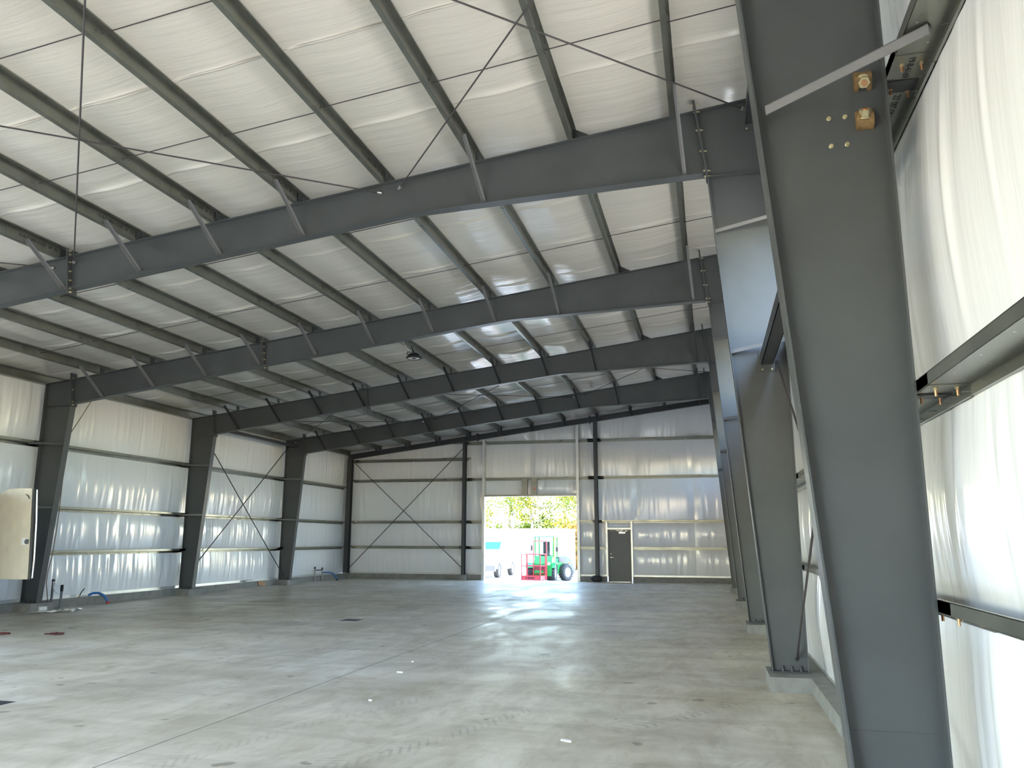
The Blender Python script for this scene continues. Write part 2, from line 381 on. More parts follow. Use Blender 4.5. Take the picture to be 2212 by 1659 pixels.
# roof liner: sags between the purlins, seams every 1.83 m
seams = [7.5 + 1.829*i for i in range(-5, 16)]
ys = np.arange(YFRONT, 35.0, .09); ys = np.unique(np.concatenate([ys] + [np.array([s-.05, s-.02, s, s+.012, s+.05]) for s in seams]))
xe = [XL] + [x+.03 for x in PX[::-1]] + [XR]
xs = np.unique(np.concatenate([np.linspace(a, b, 11) for a, b in zip(xe[:-1], xe[1:])]))
Xg, Yg = np.meshgrid(xs, ys); D = np.zeros_like(Xg); rs = np.random.RandomState(21)
for a, b in zip(xe[:-1], xe[1:]):
    m_ = (Xg >= a) & (Xg <= b); t = np.clip((Xg-a)/(b-a), 0, 1); e = np.sin(np.pi*t)
    d = .058*e*e
    bow = .16*e                                            # seams bow like a smile
    for s_ in seams:
        sa = rs.uniform(.5, 1.)
        q = Yg - s_ ; d = d + .042*sa*(np.clip(1-np.abs(q)/.05, 0, 1)*(q < 0) + np.clip(1-np.abs(q)/.012, 0, 1)*(q >= 0))*(.08+.92*e)
    for _ in range(150):
        yc = rs.uniform(YFRONT, 35); wd = rs.uniform(.05, .16); tc = rs.uniform(-.1, 1.1); am = rs.uniform(-.007, .011); sl = rs.normal(0, .12)
        d = d + am*np.exp(-((Yg-yc-sl*(Xg-a))/wd)**2)*np.exp(-((t-tc)/.4)**2)*np.clip(np.minimum(t, 1-t)/.12, 0, 1)
    D = np.where(m_, d, D)
T = (Xg[:, :, None] - np.array(xe)[None, None, :]); idx = np.clip((T >= 0).sum(-1)-1, 0, len(xe)-2)
xa, xb = np.array(xe)[idx], np.array(xe)[idx+1]; bow = np.sin(np.pi*(Xg-xa)/(xb-xa))
Yb = Yg - .10*bow*(np.clip((Yg-YFRONT)/.5, 0, 1))*(np.clip((34.9-Yg)/.5, 0, 1))
w = MB(); w.grid(np.stack([Xg, Yb, zc(Xg) - D], -1)); struct('ceiling', w, M['roof_liner'])

# ------------------------------------------------------------------ frames
def hexbolt(mb, p, ax, r=.018, h=.014, shank=.03):
    p, ax = Vector(p), Vector(ax).normalized()
    mb.tube([p, p+ax*h], r, 6, smooth=False); mb.tube([p+ax*h, p+ax*(h+shank)], r*.5, 8)
def splice(root, x, zt, zb_, y, bolts, both=True, dx=.126):
    """pair of end plates square to the roof slope; x at mid height"""
    h = zt - zb_
    def X(z): return x - (z-(zt+zb_)/2)*SL
    for s_ in (-1, 1):
        m_ = MB(); o = s_*.008
        m_.prism([(X(zb_)+o-.007, zb_), (X(zb_)+o+.007, zb_), (X(zt)+o+.007, zt), (X(zt)+o-.007, zt)], 'y', y-.012, y+FW+.012)
        part('splice_plate', m_, ST, root)
    for q in bolts:
        z = zb_ + h*q; m_ = MB()
        hexbolt(m_, (X(z)+.015, y+.03, z), (1,0,-SL)); part('bolt', m_, M['zinc'], root, 'brassy zinc bolt'); m_ = MB()
        hexbolt(m_, (X(z)-.015, y+.03, z), (-1,0,SL), shank=.012); part('bolt_head', m_, M['zinc'], root, 'brassy zinc bolt')
KR_T, KR_B = (.055, zr(.055)), (.165, 6.72)       # knee corners, right
KL_T, KL_B = (-15.73, zr(-15.73)), (-15.615, 5.11)
RB = [(KR_B[0], 6.73), (-4.15, 6.575), (-10.25, 5.835), (KL_B[0], 5.11)]   # rafter underside
def flange(poly, y, mbx, t=.012, up=True):
    for (xa, za), (xb, zb_) in zip(poly[:-1], poly[1:]):
        o = t if up else -t
        mbx.prism([(xa, za), (xb, zb_), (xb, zb_+o), (xa, za+o)], 'y', y, y+FW)
def rafter(kf):
    y = FY[kf]; wy = WY[kf]
    lab = ['tapered grey rafter overhead just above the camera, first from the front', 'large tapered grey rafter nearest the camera, crossing the upper middle of the photo',
           'second tapered grey rafter from the camera, crossing below the nearest one', 'third tapered dark rafter from the camera, running to the second left column',
           'fourth tapered dark rafter, last one before the far wall'][kf]
    r_ = thing('rafter', lab, 'roof beam', (-7.8, wy, zr(-7.8)-.6), 'tapered roof rafters')
    top = [(KR_T[0]-.016, zr(KR_T[0]-.016)), (KL_T[0]+.016, zr(KL_T[0]+.016))]
    web = MB(); web.prism([(top[0][0], top[0][1]-.006), (top[1][0], top[1][1]-.006)] + [(a+(.016 if i == 3 else (-.016 if i == 0 else 0)), b+.006) for i, (a, b) in reversed(list(enumerate(RB)))], 'y', wy-.005, wy+.005)
    part('web', web, ST, r_)
    tf = MB(); flange([(top[0][0], top[0][1]-.012), (top[1][0], top[1][1]-.012)], y, tf); part('top_flange', tf, ST, r_)
    bf = MB(); b2 = [(RB[0][0]-.016, RB[0][1])] + RB[1:3] + [(RB[3][0]+.016, RB[3][1])]; flange(b2, y, bf); part('bottom_flange', bf, ST, r_)
    sm_ = MB(); sm_.box(-4.155, -4.145, wy-.0075, wy-.004, 6.6, zr(-4.15)-.02); part('weld_seam', sm_, ST, r_)
    bl = (.04,.13,.3,.5,.7,.87,.96) if kf in (1, 2) else ()
    splice(r_, -10.28, zr(-10.28)+.13, 5.835-.09, y, bl)
    if kf in (1, 2): splice(r_, .108, zr(.1)+.15, 6.655, y, (.03,.10,.35,.62,.86,.95))
    else: splice(r_, .108, zr(.1)+.15, 6.655, y, ())
    splice(r_, -15.672, zr(-15.67)+.15, 5.04, y, (.05,.14,.5,.86) if kf == 2 else ())
    for jx, x in enumerate(PX):                    # clips that carry the purlins
        if kf and not seen([(x, y, zr(x)+.1)], 10): continue
        c_ = MB()
        if jx == 1 and kf: c_.prism([(x+.012, zr(x)+.002), (x+.30, zr(x+.30)+.002), (x+.012, zr(x)+.19)], 'y', wy-.02, wy-.008)
        c_.box(x+.006, x+.014, wy-.07, wy+.07, zr(x)+.002, zr(x)+.17)
        part('purlin_clip', c_, SD, r_)
    return r_
rafters = [rafter(i) for i in range(5)]

def column(kf, side):
    y, wy = FY[kf], WY[kf]; s = 1 if side == 'right' else -1
    xo = 1.085 if s > 0 else -16.47
    xb = .664 if s > 0 else -16.0
    zb_ = .19 if s > 0 else .215
    kt, kb = (KR_T, KR_B) if s > 0 else (KL_T, KL_B)
    who = {('right',0): 'huge tapered dark grey steel column nearest the camera at right',
           ('right',1): 'second tapered column along the right wall, carrying the nearest rafter',
           ('right',2): 'third tapered column along the right wall, seen beside the second',
           ('right',3): 'fourth tapered column along the right wall, a narrow sliver',
           ('right',4): 'fifth tapered column along the right wall, last before the far wall',
           ('left',1): 'tapered column on the left wall under the nearest rafter',
           ('left',2): 'tapered dark column at far left, partly behind the beige door',
           ('left',3): 'middle tapered dark column on the left wall, left of the crossed rods',
           ('left',4): 'last tapered dark column on the left wall, right of the crossed rods'}[(side, kf)]
    c = thing('column', who, 'steel column', ((xo+xb)/2, wy, zb_), 'tapered wall columns')
    pb = (kb[0]+s*.016, kb[1]-.07); ptp = (kt[0]+s*.016, kt[1])
    zt = zr(xo)
    web = MB(); web.prism([(xb, zb_), (xo, zb_), (xo, zt-.006), (ptp[0], ptp[1]-.006), (pb[0], pb[1])], 'y', wy-.005, wy+.005)
    part('web', web, ST, c)
    f1 = MB(); f1.prism([(xb, zb_), (xb+s*.012, zb_), (pb[0]+s*.012, pb[1]), (pb[0], pb[1])], 'y', y, y+FW); part('inner_flange', f1, ST, c)
    f2 = MB(); f2.box(xo-s*.012, xo, y, y+FW, zb_, zt); part('outer_flange', f2, ST, c)
    f3 = MB(); flange([(ptp[0], zr(ptp[0])-.012), (xo, zr(xo)-.012)], y, f3); part('top_flange', f3, ST, c)
    f4 = MB(); f4.prism([(pb[0]+s*.02, pb[1]+.02), (xo-s*.012, pb[1]+.02-.03*s*0), (xo-s*.012, pb[1]+.032), (pb[0]+s*.02, pb[1]+.032)], 'y', y+.005, y+FW-.005); part('knee_stiffener', f4, ST, c)
    bp = MB(); bp.box(min(xb, xo)-.012, max(xb, xo)+.012, y-.005, y+FW+.005, zb_-.02, zb_); part('base_plate', bp, SD, c)
    for q in (.3, .55, .8):
        ab = MB(); px = xb + (xo-xb)*q; ab.tube([(px, y+.04, zb_), (px, y+.04, zb_+.06)], .011, 8); ab.tube([(px, y+.04, zb_), (px, y+.04, zb_+.022)], .02, 6, smooth=False)
        part('anchor_bolt', ab, SD, c)
    zs_ = .79 if kf == 0 else .72
    xi = xb + (kb[0]-xb)*(zs_-zb_)/(kb[1]-zb_)
    sm_ = MB(); sm_.box(min(xi+s*.012, xo-s*.012), max(xi+s*.012, xo-s*.012), wy-.0075, wy-.004, zs_, zs_+.008); part('weld_seam', sm_, ST, c)
    return c
cols = {}
for kf in range(5): cols['right', kf] = column(kf, 'right')
for kf in (1, 2, 3, 4): cols['left', kf] = column(kf, 'left')
# piers under the columns
pn = ['nearest', 'second', 'third', 'fourth', 'fifth']
for kf in range(5):
    if kf:
        p = MB(); p.box(.612, 1.075, FY[kf]-.34, FY[kf]+.5, 0, .168)
        solo('concrete_pier', p, M['curb'], f'concrete pier block under the {pn[kf]} column from the camera on the right', 'pier', 'piers under the right columns')
    if kf >= 2:
        p = MB(); p.box(-16.36, -15.9, FY[kf]-.28, FY[kf]+.46, 0, .193)
        solo('concrete_pier', p, M['curb'], ['concrete pier under the far left column beside the beige door', 'concrete pier under the middle left column', 'concrete pier under the last left column by the far wall'][kf-2], 'pier', 'piers under the left columns')
p = MB(); p.box(.64, 1.075, FY[0]-.05, FY[0]+.5, 0, .168); solo('concrete_pier', p, M['curb'], 'concrete pier below the huge nearest column', 'pier', 'piers under the right columns')

# details on the nearest column: washers, nuts and bolts
c0 = cols['right', 0]; yw = WY[0]-.005
for i, (z, dn) in enumerate(((4.355, -1), (4.109, 1))):
    x = .972 if i == 0 else .965
    pr = [(yw - .052*math.sin(a), z + .058*math.cos(a)) for a in np.linspace(0, math.pi, 13)]
    wa = MB()
    for xx in (x-.046, x+.022): wa.prism(pr, 'x', xx, xx+.024)
    blk = [(yw - .05*math.sin(a), z + .056*math.cos(a)) for a in (np.linspace(math.pi*.55, math.pi, 7) if dn > 0 else np.linspace(0, math.pi*.45, 7))] + [(yw, z)]
    wa.prism(blk, 'x', x-.023, x+.023)
    wo = part('hillside_washer', wa, M['rust'], c0, 'rusty slotted hillside washer')
    ax = Vector((0, -.72, .69*dn)); p0 = Vector((x, yw-.03, z + .012*dn))
    nt_ = MB(); nt_.tube([p0, p0+ax*.042], .033, 6, smooth=False); nt_.lathe([(.0,.0),(.040,.0),(.040,.006),(.03,.006)], p0-ax*.002, ax, 20)
    part('hex_nut', nt_, M['zinc'], c0, 'large brassy hex nut')
    rd = MB(); rd.tube([p0+ax*.042, p0+ax*(.058 if dn < 0 else .046)], .018, 10); part('rod_end', rd, M['copper'], c0)
for (x, z) in ((.777,4.146), (.865,4.146), (.778,3.973), (.865,3.974)):
    b_ = MB(); b_.lathe([(0,0),(.014,0),(.014,.003),(.0,.003)], (x, yw, z), (0,-1,0), 12); hexbolt(b_, (x, yw-.003, z), (0,-1,0), .0115, .009, .008); part('bolt', b_, M['zinc'], c0, 'small zinc bolt')

# ------------------------------------------------------------------ purlins
ticks = [(.045, y) for y in np.arange(.2, 7.2, .305)]
def purlin_mesh(L, seed):
    m_ = MB(); t = .0035; rr = random.Random(seed)
    m_.box(-.064, 0, 0, L, 0, t); m_.box(-.064, -.064+t, 0, L, 0, .02); m_.box(-t/2, t/2, 0, L, 0, .203)
    m_.box(0, .064, 0, L, .203-t, .203); m_.box(.064-t, .064, 0, L, .185, .203)
    y = rr.uniform(.1, .3)
    while y < L:
        m_.box(.034, .038, y-.003, y+.003, .155, .2); y += rr.choice((.18,.305,.305,.42))
    return m_
bayname = ['between the camera and the nearest rafter', 'between nearest and second rafters', 'between second and third rafters', 'between third and fourth rafters', 'between fourth rafter and far wall']
pmesh = {}
def place_purlin(jx, kb):
    x = PX[jx]; y0 = WY[kb]-1.15 if kb else YFRONT; y1 = (WY[kb+1]+.12) if kb < 4 else 34.88
    pts = along((x, max(y0, 1), zr(x)+.1), (x, y1, zr(x)+.1), 40)
    if not seen(pts, 5): return None
    key = (kb, jx % 2)
    if key not in pmesh: pmesh[key] = purlin_mesh(y1-y0, kb*7+jx).mesh('purlin', M['galv'])
    o = link('purlin', pmesh[key], None, (x + .0045*kb, y0, zr(x)+.0008*kb)); o.rotation_euler = (0, -TH, 0)
    return tag(o, f'galvanized roof purlin, {ORD[jx]} from the right wall, {bayname[kb]}', 'purlin', f'roof purlins {bayname[kb]}')
purl = {}
for kb in range(5):
    for jx in range(11):
        o = place_purlin(jx, kb)
        if o: purl[jx, kb] = o
# eave members on top of both walls
e = MB(); e.box(-16.66, -16.45, 10.8, 34.85, zr(-16.5)-.0, zr(-16.5)+.004); e.box(-16.454, -16.45, 10.8, 34.85, zr(-16.5), zr(-16.5)+.2); e.box(-16.45, -16.39, 10.8, 34.85, zr(-16.5)+.19, zr(-16.5)+.195)
solo('eave_strut', e, M['galv'], 'galvanized eave channel along the top of the low left wall', 'eave strut')
e = MB(); e.box(1.08, 1.084, YFRONT, 34.85, zr(1.085)+.0, zr(1.085)+.2); e.box(1.02, 1.08, YFRONT, 34.85, zr(1.085)+.001, zr(1.085)+.006)
solo('eave_strut', e, M['galv'], 'galvanized eave channel along the top of the high right wall', 'eave strut')

def stencil(txt, size, origin, adv, up, parent, m=M['ink']):
    cu = bpy.data.curves.new('stencil', 'FONT'); cu.body = txt; cu.size = size; cu.offset = size*.012
    to = bpy.data.objects.new('stencil', cu); COL.objects.link(to)
    dg = bpy.context.evaluated_depsgraph_get(); me = bpy.data.meshes.new_from_object(to.evaluated_get(dg)); bpy.data.objects.remove(to)
    adv, up = Vector(adv).normalized(), Vector(up).normalized(); n = adv.cross(up); up = n.cross(adv)
    mt = Matrix((adv, up, n)).transposed().to_4x4(); mt.translation = Vector(origin)
    me.transform(mt); me.materials.clear(); me.materials.append(m)
    o = link('stencil_marking', me, parent); return o
# stencilled numbers on the purlin laps at the nearest rafter (local purlin coordinates: x across, y along)
for jx in (3, 4, 5, 6, 7):
    for kb in (1, 2):
        if (jx, kb) in purl:
            stencil("10-8-CL886-CLEB  24'  02", .075 if kb == 1 else .06, (.0028, .22, .085), (0,1,0), (0,0,1), purl[jx, kb])
        if kb == 1: continue
if (2, 1) in purl:
    rm = MB(); rm.box(.0022, .003, 2.4, 2.52, .06, .14); o = link('paint_mark', rm.mesh('paint_mark', M['red']), purl[2, 1]); o['label'] = 'red paint mark'

# ------------------------------------------------------------------ flange braces (rafter to purlin)
for kf in range(1, 5):
    for jx, x in enumerate(PX):
        if jx == 1 or (kf == 1 and jx == 3): continue
        p0 = Vector((x+.012, WY[kf]-.78, zr(x)+.07))
        rbz = np.interp(x+.06, [q[0] for q in RB[::-1]], [q[1] for q in RB[::-1]])
        p1 = Vector((x+.10 if jx else x+.09, WY[kf]-.012, rbz+.05))
        if not seen([p0, p1], 0): continue
        m_ = MB(); m_.angle(p0, p1, .05, .005, (1,0,0), (0,-.5,-.5))
        solo('flange_brace', m_, M['brace'] if kf < 3 else SD, f'sloping angle brace from {ORD[jx]} purlin from right to the {FNAME[kf-1]} rafter', 'brace', f'flange braces at the {FNAME[kf-1]} rafter')

# ------------------------------------------------------------------ sag rods between purlins
rowname = ['front row', 'back row']
for kb in range(4):
    for rw, dy in enumerate(((1.75, 4.0), (1.5, 4.1), (1.6, 4.1), (1.6, 4.1))[kb]):
        y = WY[kb] + dy
        for jx in range(-1, 10):
            xa = PX[jx+1] + .003; xb = PX[jx] - .003 if jx >= 0 else 1.05
            yy = y + (.035 if jx % 2 else -.035)
            pa, pb_ = (xa, yy, zr(xa)+.10), (xb, yy, zr(xb)+.10)
            if not seen([pa, pb_, tuple((Vector(pa)+Vector(pb_))/2)], 0): continue
            m_ = MB(); m_.tube([pa, pb_], .0075 if kb < 2 else .0065, 6, smooth=True)
            nm = f'joining {ORD[jx]} and {ORD[jx+1]} purlins from right' if jx >= 0 else 'joining first purlin to the right wall'
            solo('sag_rod', m_, M['rod'], f'thin sag rod {nm}, {rowname[rw]}, {["nearest","second","third","fourth"][kb]} bay', 'sag rod', f'sag rods, {rowname[rw]}, {["nearest","second","third","fourth"][kb]} bay')

# ------------------------------------------------------------------ roof bracing rods
zrod = lambda x: 7.55 + .1232*x
def rodthing(p0, p1, r, label, group, ends=(True, True), nm='bracing_rod', m=None):
    p0, p1 = Vector(p0), Vector(p1); d = (p1-p0).normalized()
    t = thing(nm, label, 'bracing rod', tuple(p0), group)
    a = MB(); a.tube([p0, p1], r, 8); part('rod', a, m or M['rod'], t)
    for e_, p, s in ((ends[0], p0, 1), (ends[1], p1, -1)):
        if e_:
            n_ = MB(); n_.tube([p + d*s*.03, p + d*s*.10], r*2.0, 8); part('end_fitting', n_, M['silver'], t, 'bright end fitting')
    return t
for kb, nm, rad in ((0, 'nearest bay', .011), (3, 'fourth bay', .011)):
    ya, yb = WY[kb]+.012, WY[kb+1]-.012
    for pn_, (xa, xb) in (('right', (.75, -4.42)), ('middle', (-4.67, -10.24)), ('left', (-10.6, -16.1))):
        for (x0, x1, w_) in ((xa, xb, 'its far end leftward'), (xb, xa, 'its far end rightward')):
            P0, P1 = (x0, ya, zrod(x0)), (x1, yb, zrod(x1))
            if not seen(along(P0, P1), 0): continue
            rodthing(P0, P1, rad, f'{pn_} roof cross-bracing rod under the purlins of the {nm}, {w_}', f'roof bracing rods of the {nm}', (False, True))

# ------------------------------------------------------------------ right wall: girts, struts, rods, braces
def girt_mb(run, s0, s1, z, inner, outer, t=.0035):
    """Z girt; run 'y' along a side wall (inner/outer are X) or 'x' along the far wall (inner/outer are Y)"""
    m_ = MB()
    def B(a0, a1, z0, z1):
        a0, a1 = min(a0, a1), max(a0, a1)
        if run == 'y': m_.box(a0, a1, s0, s1, z0, z1)
        else: m_.box(s0, s1, a0, a1, z0, z1)
    sg = 1 if outer > inner else -1
    B(inner, inner+sg*t, z, z+.064); B(inner, inner+sg*.02, z+.0605, z+.064); B(inner, outer, z, z+t)
    B(outer-sg*t, outer, z-.064, z); B(outer-sg*.02, outer, z-.064, z-.0605)
    return m_
gz = dict(upper=4.31, middle=2.497, lower=1.386, top=6.12)
rg = {}
for kb in (-1, 0, 1):
    for nm, z in gz.items():
        if nm == 'top' and kb != 0: continue
        y0 = WY[kb]-.31 if kb >= 0 else YFRONT; y1 = WY[kb+1]+.31
        o_ = .004 if kb == 0 else 0
        m_ = girt_mb('y', y0, y1, z - o_, 1.085 - o_*.0, 1.285 - o_)
        yy = y0 + .17
        while yy < y1-.05:                         # screw tips through the outer flange
            m_.box(1.235, 1.286, yy-.002, yy+.002, z-.042, z-.038); yy += .23 if int(yy*10) % 3 else .31
        t = thing('girt', f'galvanized {nm} wall girt on the right, ' + {-1: 'camera side of the nearest column', 0: 'between nearest and second columns', 1: 'beyond the second column'}[kb], 'girt', (1.18, (y0+y1)/2, z), 'right wall girts')
        part('channel', m_, M['galv'], t); rg[nm, kb] = t
        if kb <= 0 and nm != 'top':
            for (bx, by) in ((1.135, -.24), (1.235, -.24), (1.125, .0), (1.225, .04)):
                if (kb == -1) == (by < -.1):
                    b_ = MB(); p = Vector((bx, WY[0]+by+(.02 if nm == 'upper' else 0), z-.003)); b_.tube([p, p-Vector((0,0,.012))], .013, 6, smooth=False); part('bolt', b_, M['zinc'], t)
                    b_ = MB(); b_.tube([p-Vector((0,0,.012)), p-Vector((0,0,.045))], .007, 8); part('bolt_shank', b_, M['copper'], t)
        if nm in ('upper', 'middle') and kb == -1:
            for q in range(9):                     # small silver discs dotted along the web
                h_ = MB(); h_.lathe([(0,0),(.006,0)], (1.13 if q % 2 else 1.225, WY[0]-.40-.19*q, z-.0012), (0,0,-1), 8); part('web_dot', h_, M['silver'], t)
stencil('19-8-6169', .05, (1.165, WY[0]-.285, 4.3045), (0,1,0), (1,0,0), None).parent = rg['upper', -1]
o = [c_ for c_ in COL.objects if c_.name.startswith('stencil_marking') and c_.parent == rg['upper', -1]][0]; o.location = -Vector(rg['upper', -1].location)
o = stencil("22' 00\"-08/16 1C", .055, (1.165, WY[0]+.10, 4.3045), (0,1,0), (1,0,0), rg['upper', 0]); o.location = -Vector(rg['upper', 0].location)
o = stencil('19-8-6169', .05, (1.15, WY[0]-.14, 2.4955), (0,1,0), (1,0,0), rg['middle', -1]); o.location = -Vector(rg['middle', -1].location)
# clip plates where the girts bolt to the nearest column
for nm in ('upper', 'middle', 'lower'):
    c_ = MB(); c_.box(1.086, 1.26, WY[0]-.06, WY[0]+.06, gz[nm]-.013, gz[nm]-.0065); part('girt_clip', c_, SD, c0)
# base angle at the liner foot
b_ = MB(); b_.box(1.26, 1.30, YFRONT, 34.7, .166, .172); struct('trim_2', b_, M['galv'])
b_ = MB(); b_.box(-16.64, -16.60, YFRONT, 34.7, .2, .275); b_.box(-16.64, -16.5, YFRONT, 34.7, .2, .206); struct('trim_3', b_, M['galv_lt'])
for i, (a, b) in enumerate(((-16.4, -9.9), (-5.47, -4.36), (-3.2, 1.2))):
    b_ = MB(); b_.box(a, b, 34.87, 34.9, .22, .29); struct(f'trim_{4+i}', b_, M['galv_lt'])
# brace arms column flange -> girt
def arm(p0, p1, label, group, m=None, leg=.06):
    m_ = MB(); m_.angle(p0, p1, leg, .006, (0,0,-1), (0,1,0)); return solo('flange_brace', m_, m or M['brace'], label, 'brace', group)
arm((.42, 4.485, 4.235), (1.18, 3.985, 4.303), 'flat grey brace arm from the nearest column up to the upper girt', 'column braces on the right')
for kf in range(1, 5):
    for z, q in ((5.93, 'upper'), (4.235, 'lower')):
        xi = .664 + (KR_B[0]-.664)*(z-.19)/(6.53)
        arm((xi+.012, FY[kf]+.03, z-.03), (1.10, FY[kf]-.25, z+.05), f'{q} thin brace arm on the {FNAME[kf]} right column', 'column braces on the right', ST if kf > 1 else M['brace'], .05)
for kf in (2, 3, 4):
    for z, q in ((4.12, 'upper'), (2.53, 'lower')):
        xi = -16.0 + (KL_B[0]+16.0)*(z-.2)/(5.0)
        arm((xi-.012, FY[kf]+.03, z), (-16.5, FY[kf]-.3, z+.0), f'{q} brace arm on the {["far left","middle left","last left"][kf-2]} column', 'column braces on the left', ST, .06)
# struts and wall rods in the near right bay
def strut(z, label, y0, y1, x, hw=.075):
    t = thing('wall_strut', label, 'strut', (x, (y0+y1)/2, z))
    a = MB(); a.box(x-hw, x-hw+.008, y0, y1, z-hw, z+hw); a.box(x-hw, x+hw, y0, y1, z-hw, z-hw+.008); a.box(x-hw, x+hw, y0, y1, z+hw-.008, z+hw); a.box(x+hw-.008, x+hw, y0, y1, z-hw, z+hw)
    part('beam', a, SD, t)
    for y in (y0, y1-.01):
        b_ = MB(); b_.box(x-.1, x+.1, y, y+.01, z-.17, z+.13); part('bracket_plate', b_, ST, t)
        for bx in (-.06, .06):
            for bz in (-.14, .1):
                if y > y0+1:
                    c_ = MB(); hexbolt(c_, (x+bx, y, z+bz), (0,-1,0), .012, .01, .01); part('bolt', c_, M['zinc'], t)
    return t
strut(4.07, 'dark horizontal strut bolted between nearest and second right columns at mid height', WY[0]+.01, WY[1]-.01, .82)
strut(7.50, 'dark horizontal strut between right columns just below the roof', WY[0]+.01, WY[1]-.01, .80)
ya, yb = WY[0]+.01, WY[1]-.008
rodthing((.965, ya, .40), (.945, yb, 4.03), .014, 'right wall bracing rod descending from second column to foot of the nearest column', 'right wall bracing rods', (False, False))
rodthing((.965, ya, 4.09), (.963, yb, .33), .014, 'right wall bracing rod rising from foot of the second column', 'right wall bracing rods', (False, False))
rodthing((.972, ya, 4.37), (.93, yb, 7.3), .014, 'upper right wall bracing rod rising to the top of the second column', 'right wall bracing rods', (False, False))
for z in (4.03, .33):                              # slots in the second column's web
    s_ = MB(); s_.lathe([(0,0),(.026,0)], (.95 if z > 1 else .963, WY[1]-.0056, z-.01), (0,-1,0), 14); part('rod_slot', s_, M['black'], cols['right', 1])

# ------------------------------------------------------------------ left wall: girts, crossed rods
for kb in (1, 2, 3, 4):
    for nm, z in (('upper', 4.10), ('middle', 2.50), ('lower', 1.372)):
        y0 = WY[kb]-.31; y1 = WY[kb+1]+.31 if kb < 4 else 34.7
        m_ = girt_mb('y', y0, y1, z - (.004 if kb % 2 else 0), -16.40, -16.63)
        yy = y0+.3
        while yy < y1: m_.box(-16.63, -16.58, yy-.004, yy+.004, z-.04, z-.032); yy += .42
        solo('girt', m_, M['galv'], f'galvanized {nm} wall girt on the left, ' + ['', 'left of the far left column', 'between far left and middle columns', 'across the crossed rods', 'between last column and far corner'][kb], 'girt', 'left wall girts')
ya, yb = WY[3]-.0+.01, WY[4]-.01
rodthing((-16.3, ya, 5.45), (-16.3, yb, .33), .018, 'left wall bracing rod falling from middle column toward the far corner', 'left wall bracing rods', (False, False))
rodthing((-16.3, ya, .57), (-16.3, yb, 5.5), .018, 'left wall bracing rod rising from middle column toward the far corner', 'left wall bracing rods', (False, False))
t = MB(); t.box(-16.14, -16.0, WY[3]+.01, WY[4]-.01, 5.36, 5.47); solo('wall_strut', t, SD, 'dark horizontal strut at the top of the left wall above the crossed rods', 'strut')

# ------------------------------------------------------------------ far end wall framing
r_ = thing('rafter', 'shallow dark rafter along the top of the far end wall', 'roof beam', (-7.7, 34.6, zr(-7.7)-.2))
for nm, a0, a1, y0, y1 in (('web', -.21, -.01, 34.61, 34.62), ('top_flange', -.012, .0, 34.53, 34.70), ('bottom_flange', -.222, -.21, 34.53, 34.70)):
    m_ = MB(); m_.prism([(-16.45, zr(-16.45)+a0), (1.07, zr(1.07)+a0), (1.07, zr(1.07)+a1), (-16.45, zr(-16.45)+a1)], 'y', y0, y1); part(nm, m_, SD, r_)
for x in (-10.1, -4.95):
    m_ = MB(); m_.box(x-.03, x+.03, 34.52, 34.71, zr(x)-.27, zr(x)+.06); part('splice_plate', m_, SD, r_)
for jx in range(0, 11):
    x = PX[jx]; m_ = MB(); m_.box(x+.02, x+.08, 34.54, 34.56, zr(x)+.0, zr(x)+.17); part('purlin_clip', m_, SD, r_)
    if jx not in (1,):
        m_ = MB(); m_.angle((x+.06, 34.53, zr(x)-.20), (x+.0, 34.0, zr(x)+.05), .05, .006, (1,0,0), (0,0,-1)); solo('flange_brace', m_, SD, f'short angle brace from far wall rafter to the {ORD[jx]} purlin from right', 'brace', 'flange braces at the far wall rafter')
for x0, x1, lab in ((-16.42, -16.2, 'dark steel post in the far left corner'), (-10.76, -10.62, 'slim dark steel post left of the bright doorway'), (-4.79, -4.64, 'slim dark steel post between the doorway and the grey door')):
    p = thing('end_post', lab, 'steel post', ((x0+x1)/2, 34.6, .22), 'far wall posts'); xm = (x0+x1)/2
    m_ = MB(); m_.box(xm-.005, xm+.005, 34.48, 34.70, .235, zr(xm)-.222); part('web', m_, SD, p)
    m_ = MB(); m_.box(x0, x1, 34.47, 34.48, .235, zr(xm)-.222); part('front_flange', m_, SD, p)
    m_ = MB(); m_.box(x0, x1, 34.70, 34.71, .235, zr(xm)-.222); part('back_flange', m_, SD, p)
    m_ = MB(); m_.box(x0-.03, x1+.03, 34.45, 34.715, .22, .235); part('base_plate', m_, SD, p)
    if x0 > -16:
        m_ = MB(); m_.box(x0-.08, x1+.08, 34.40, 34.72, 0, .22); solo('concrete_pier', m_, M['curb'], 'small concrete pier under the ' + ('post left of the doorway' if x0 < -8 else 'post beside the grey door'), 'pier', 'piers under the far posts')
def fg(x0, x1, z, lab, bright=False):
    solo('girt', girt_mb('x', x0, x1, z, 34.72, 34.92), M['galv_lt'] if bright else M['galv'], lab, 'girt', 'far wall girts')
rowz = [('lowest', 1.40), ('second', 2.53), ('third', 4.43)]
for nm, z in rowz: fg(-16.25, -10.4, z, f'{nm} galvanized girt from floor in the left panel of the far wall')
fg(-16.25, -10.45, 5.36, 'top galvanized girt in the left panel of the far wall')
for nm, z in rowz[:2]: fg(-10.95, -9.9, z-.004, f'{nm} short girt between the left post and the doorway')
fg(-10.95, -4.4, 4.426, 'girt across the far wall just above the doorway')
fg(-11.3, -4.5, 6.07, 'topmost girt across the far wall above the doorway')
fg(-5.47, -4.36, 1.40, 'lowest short girt right of the doorway'); fg(-5.47, -4.5, 2.526, 'second short girt right of the doorway')
fg(-3.2, 1.2, 1.40, 'lowest girt right of the grey door'); fg(-4.9, 1.2, 2.53, 'second girt above the grey door on the right')
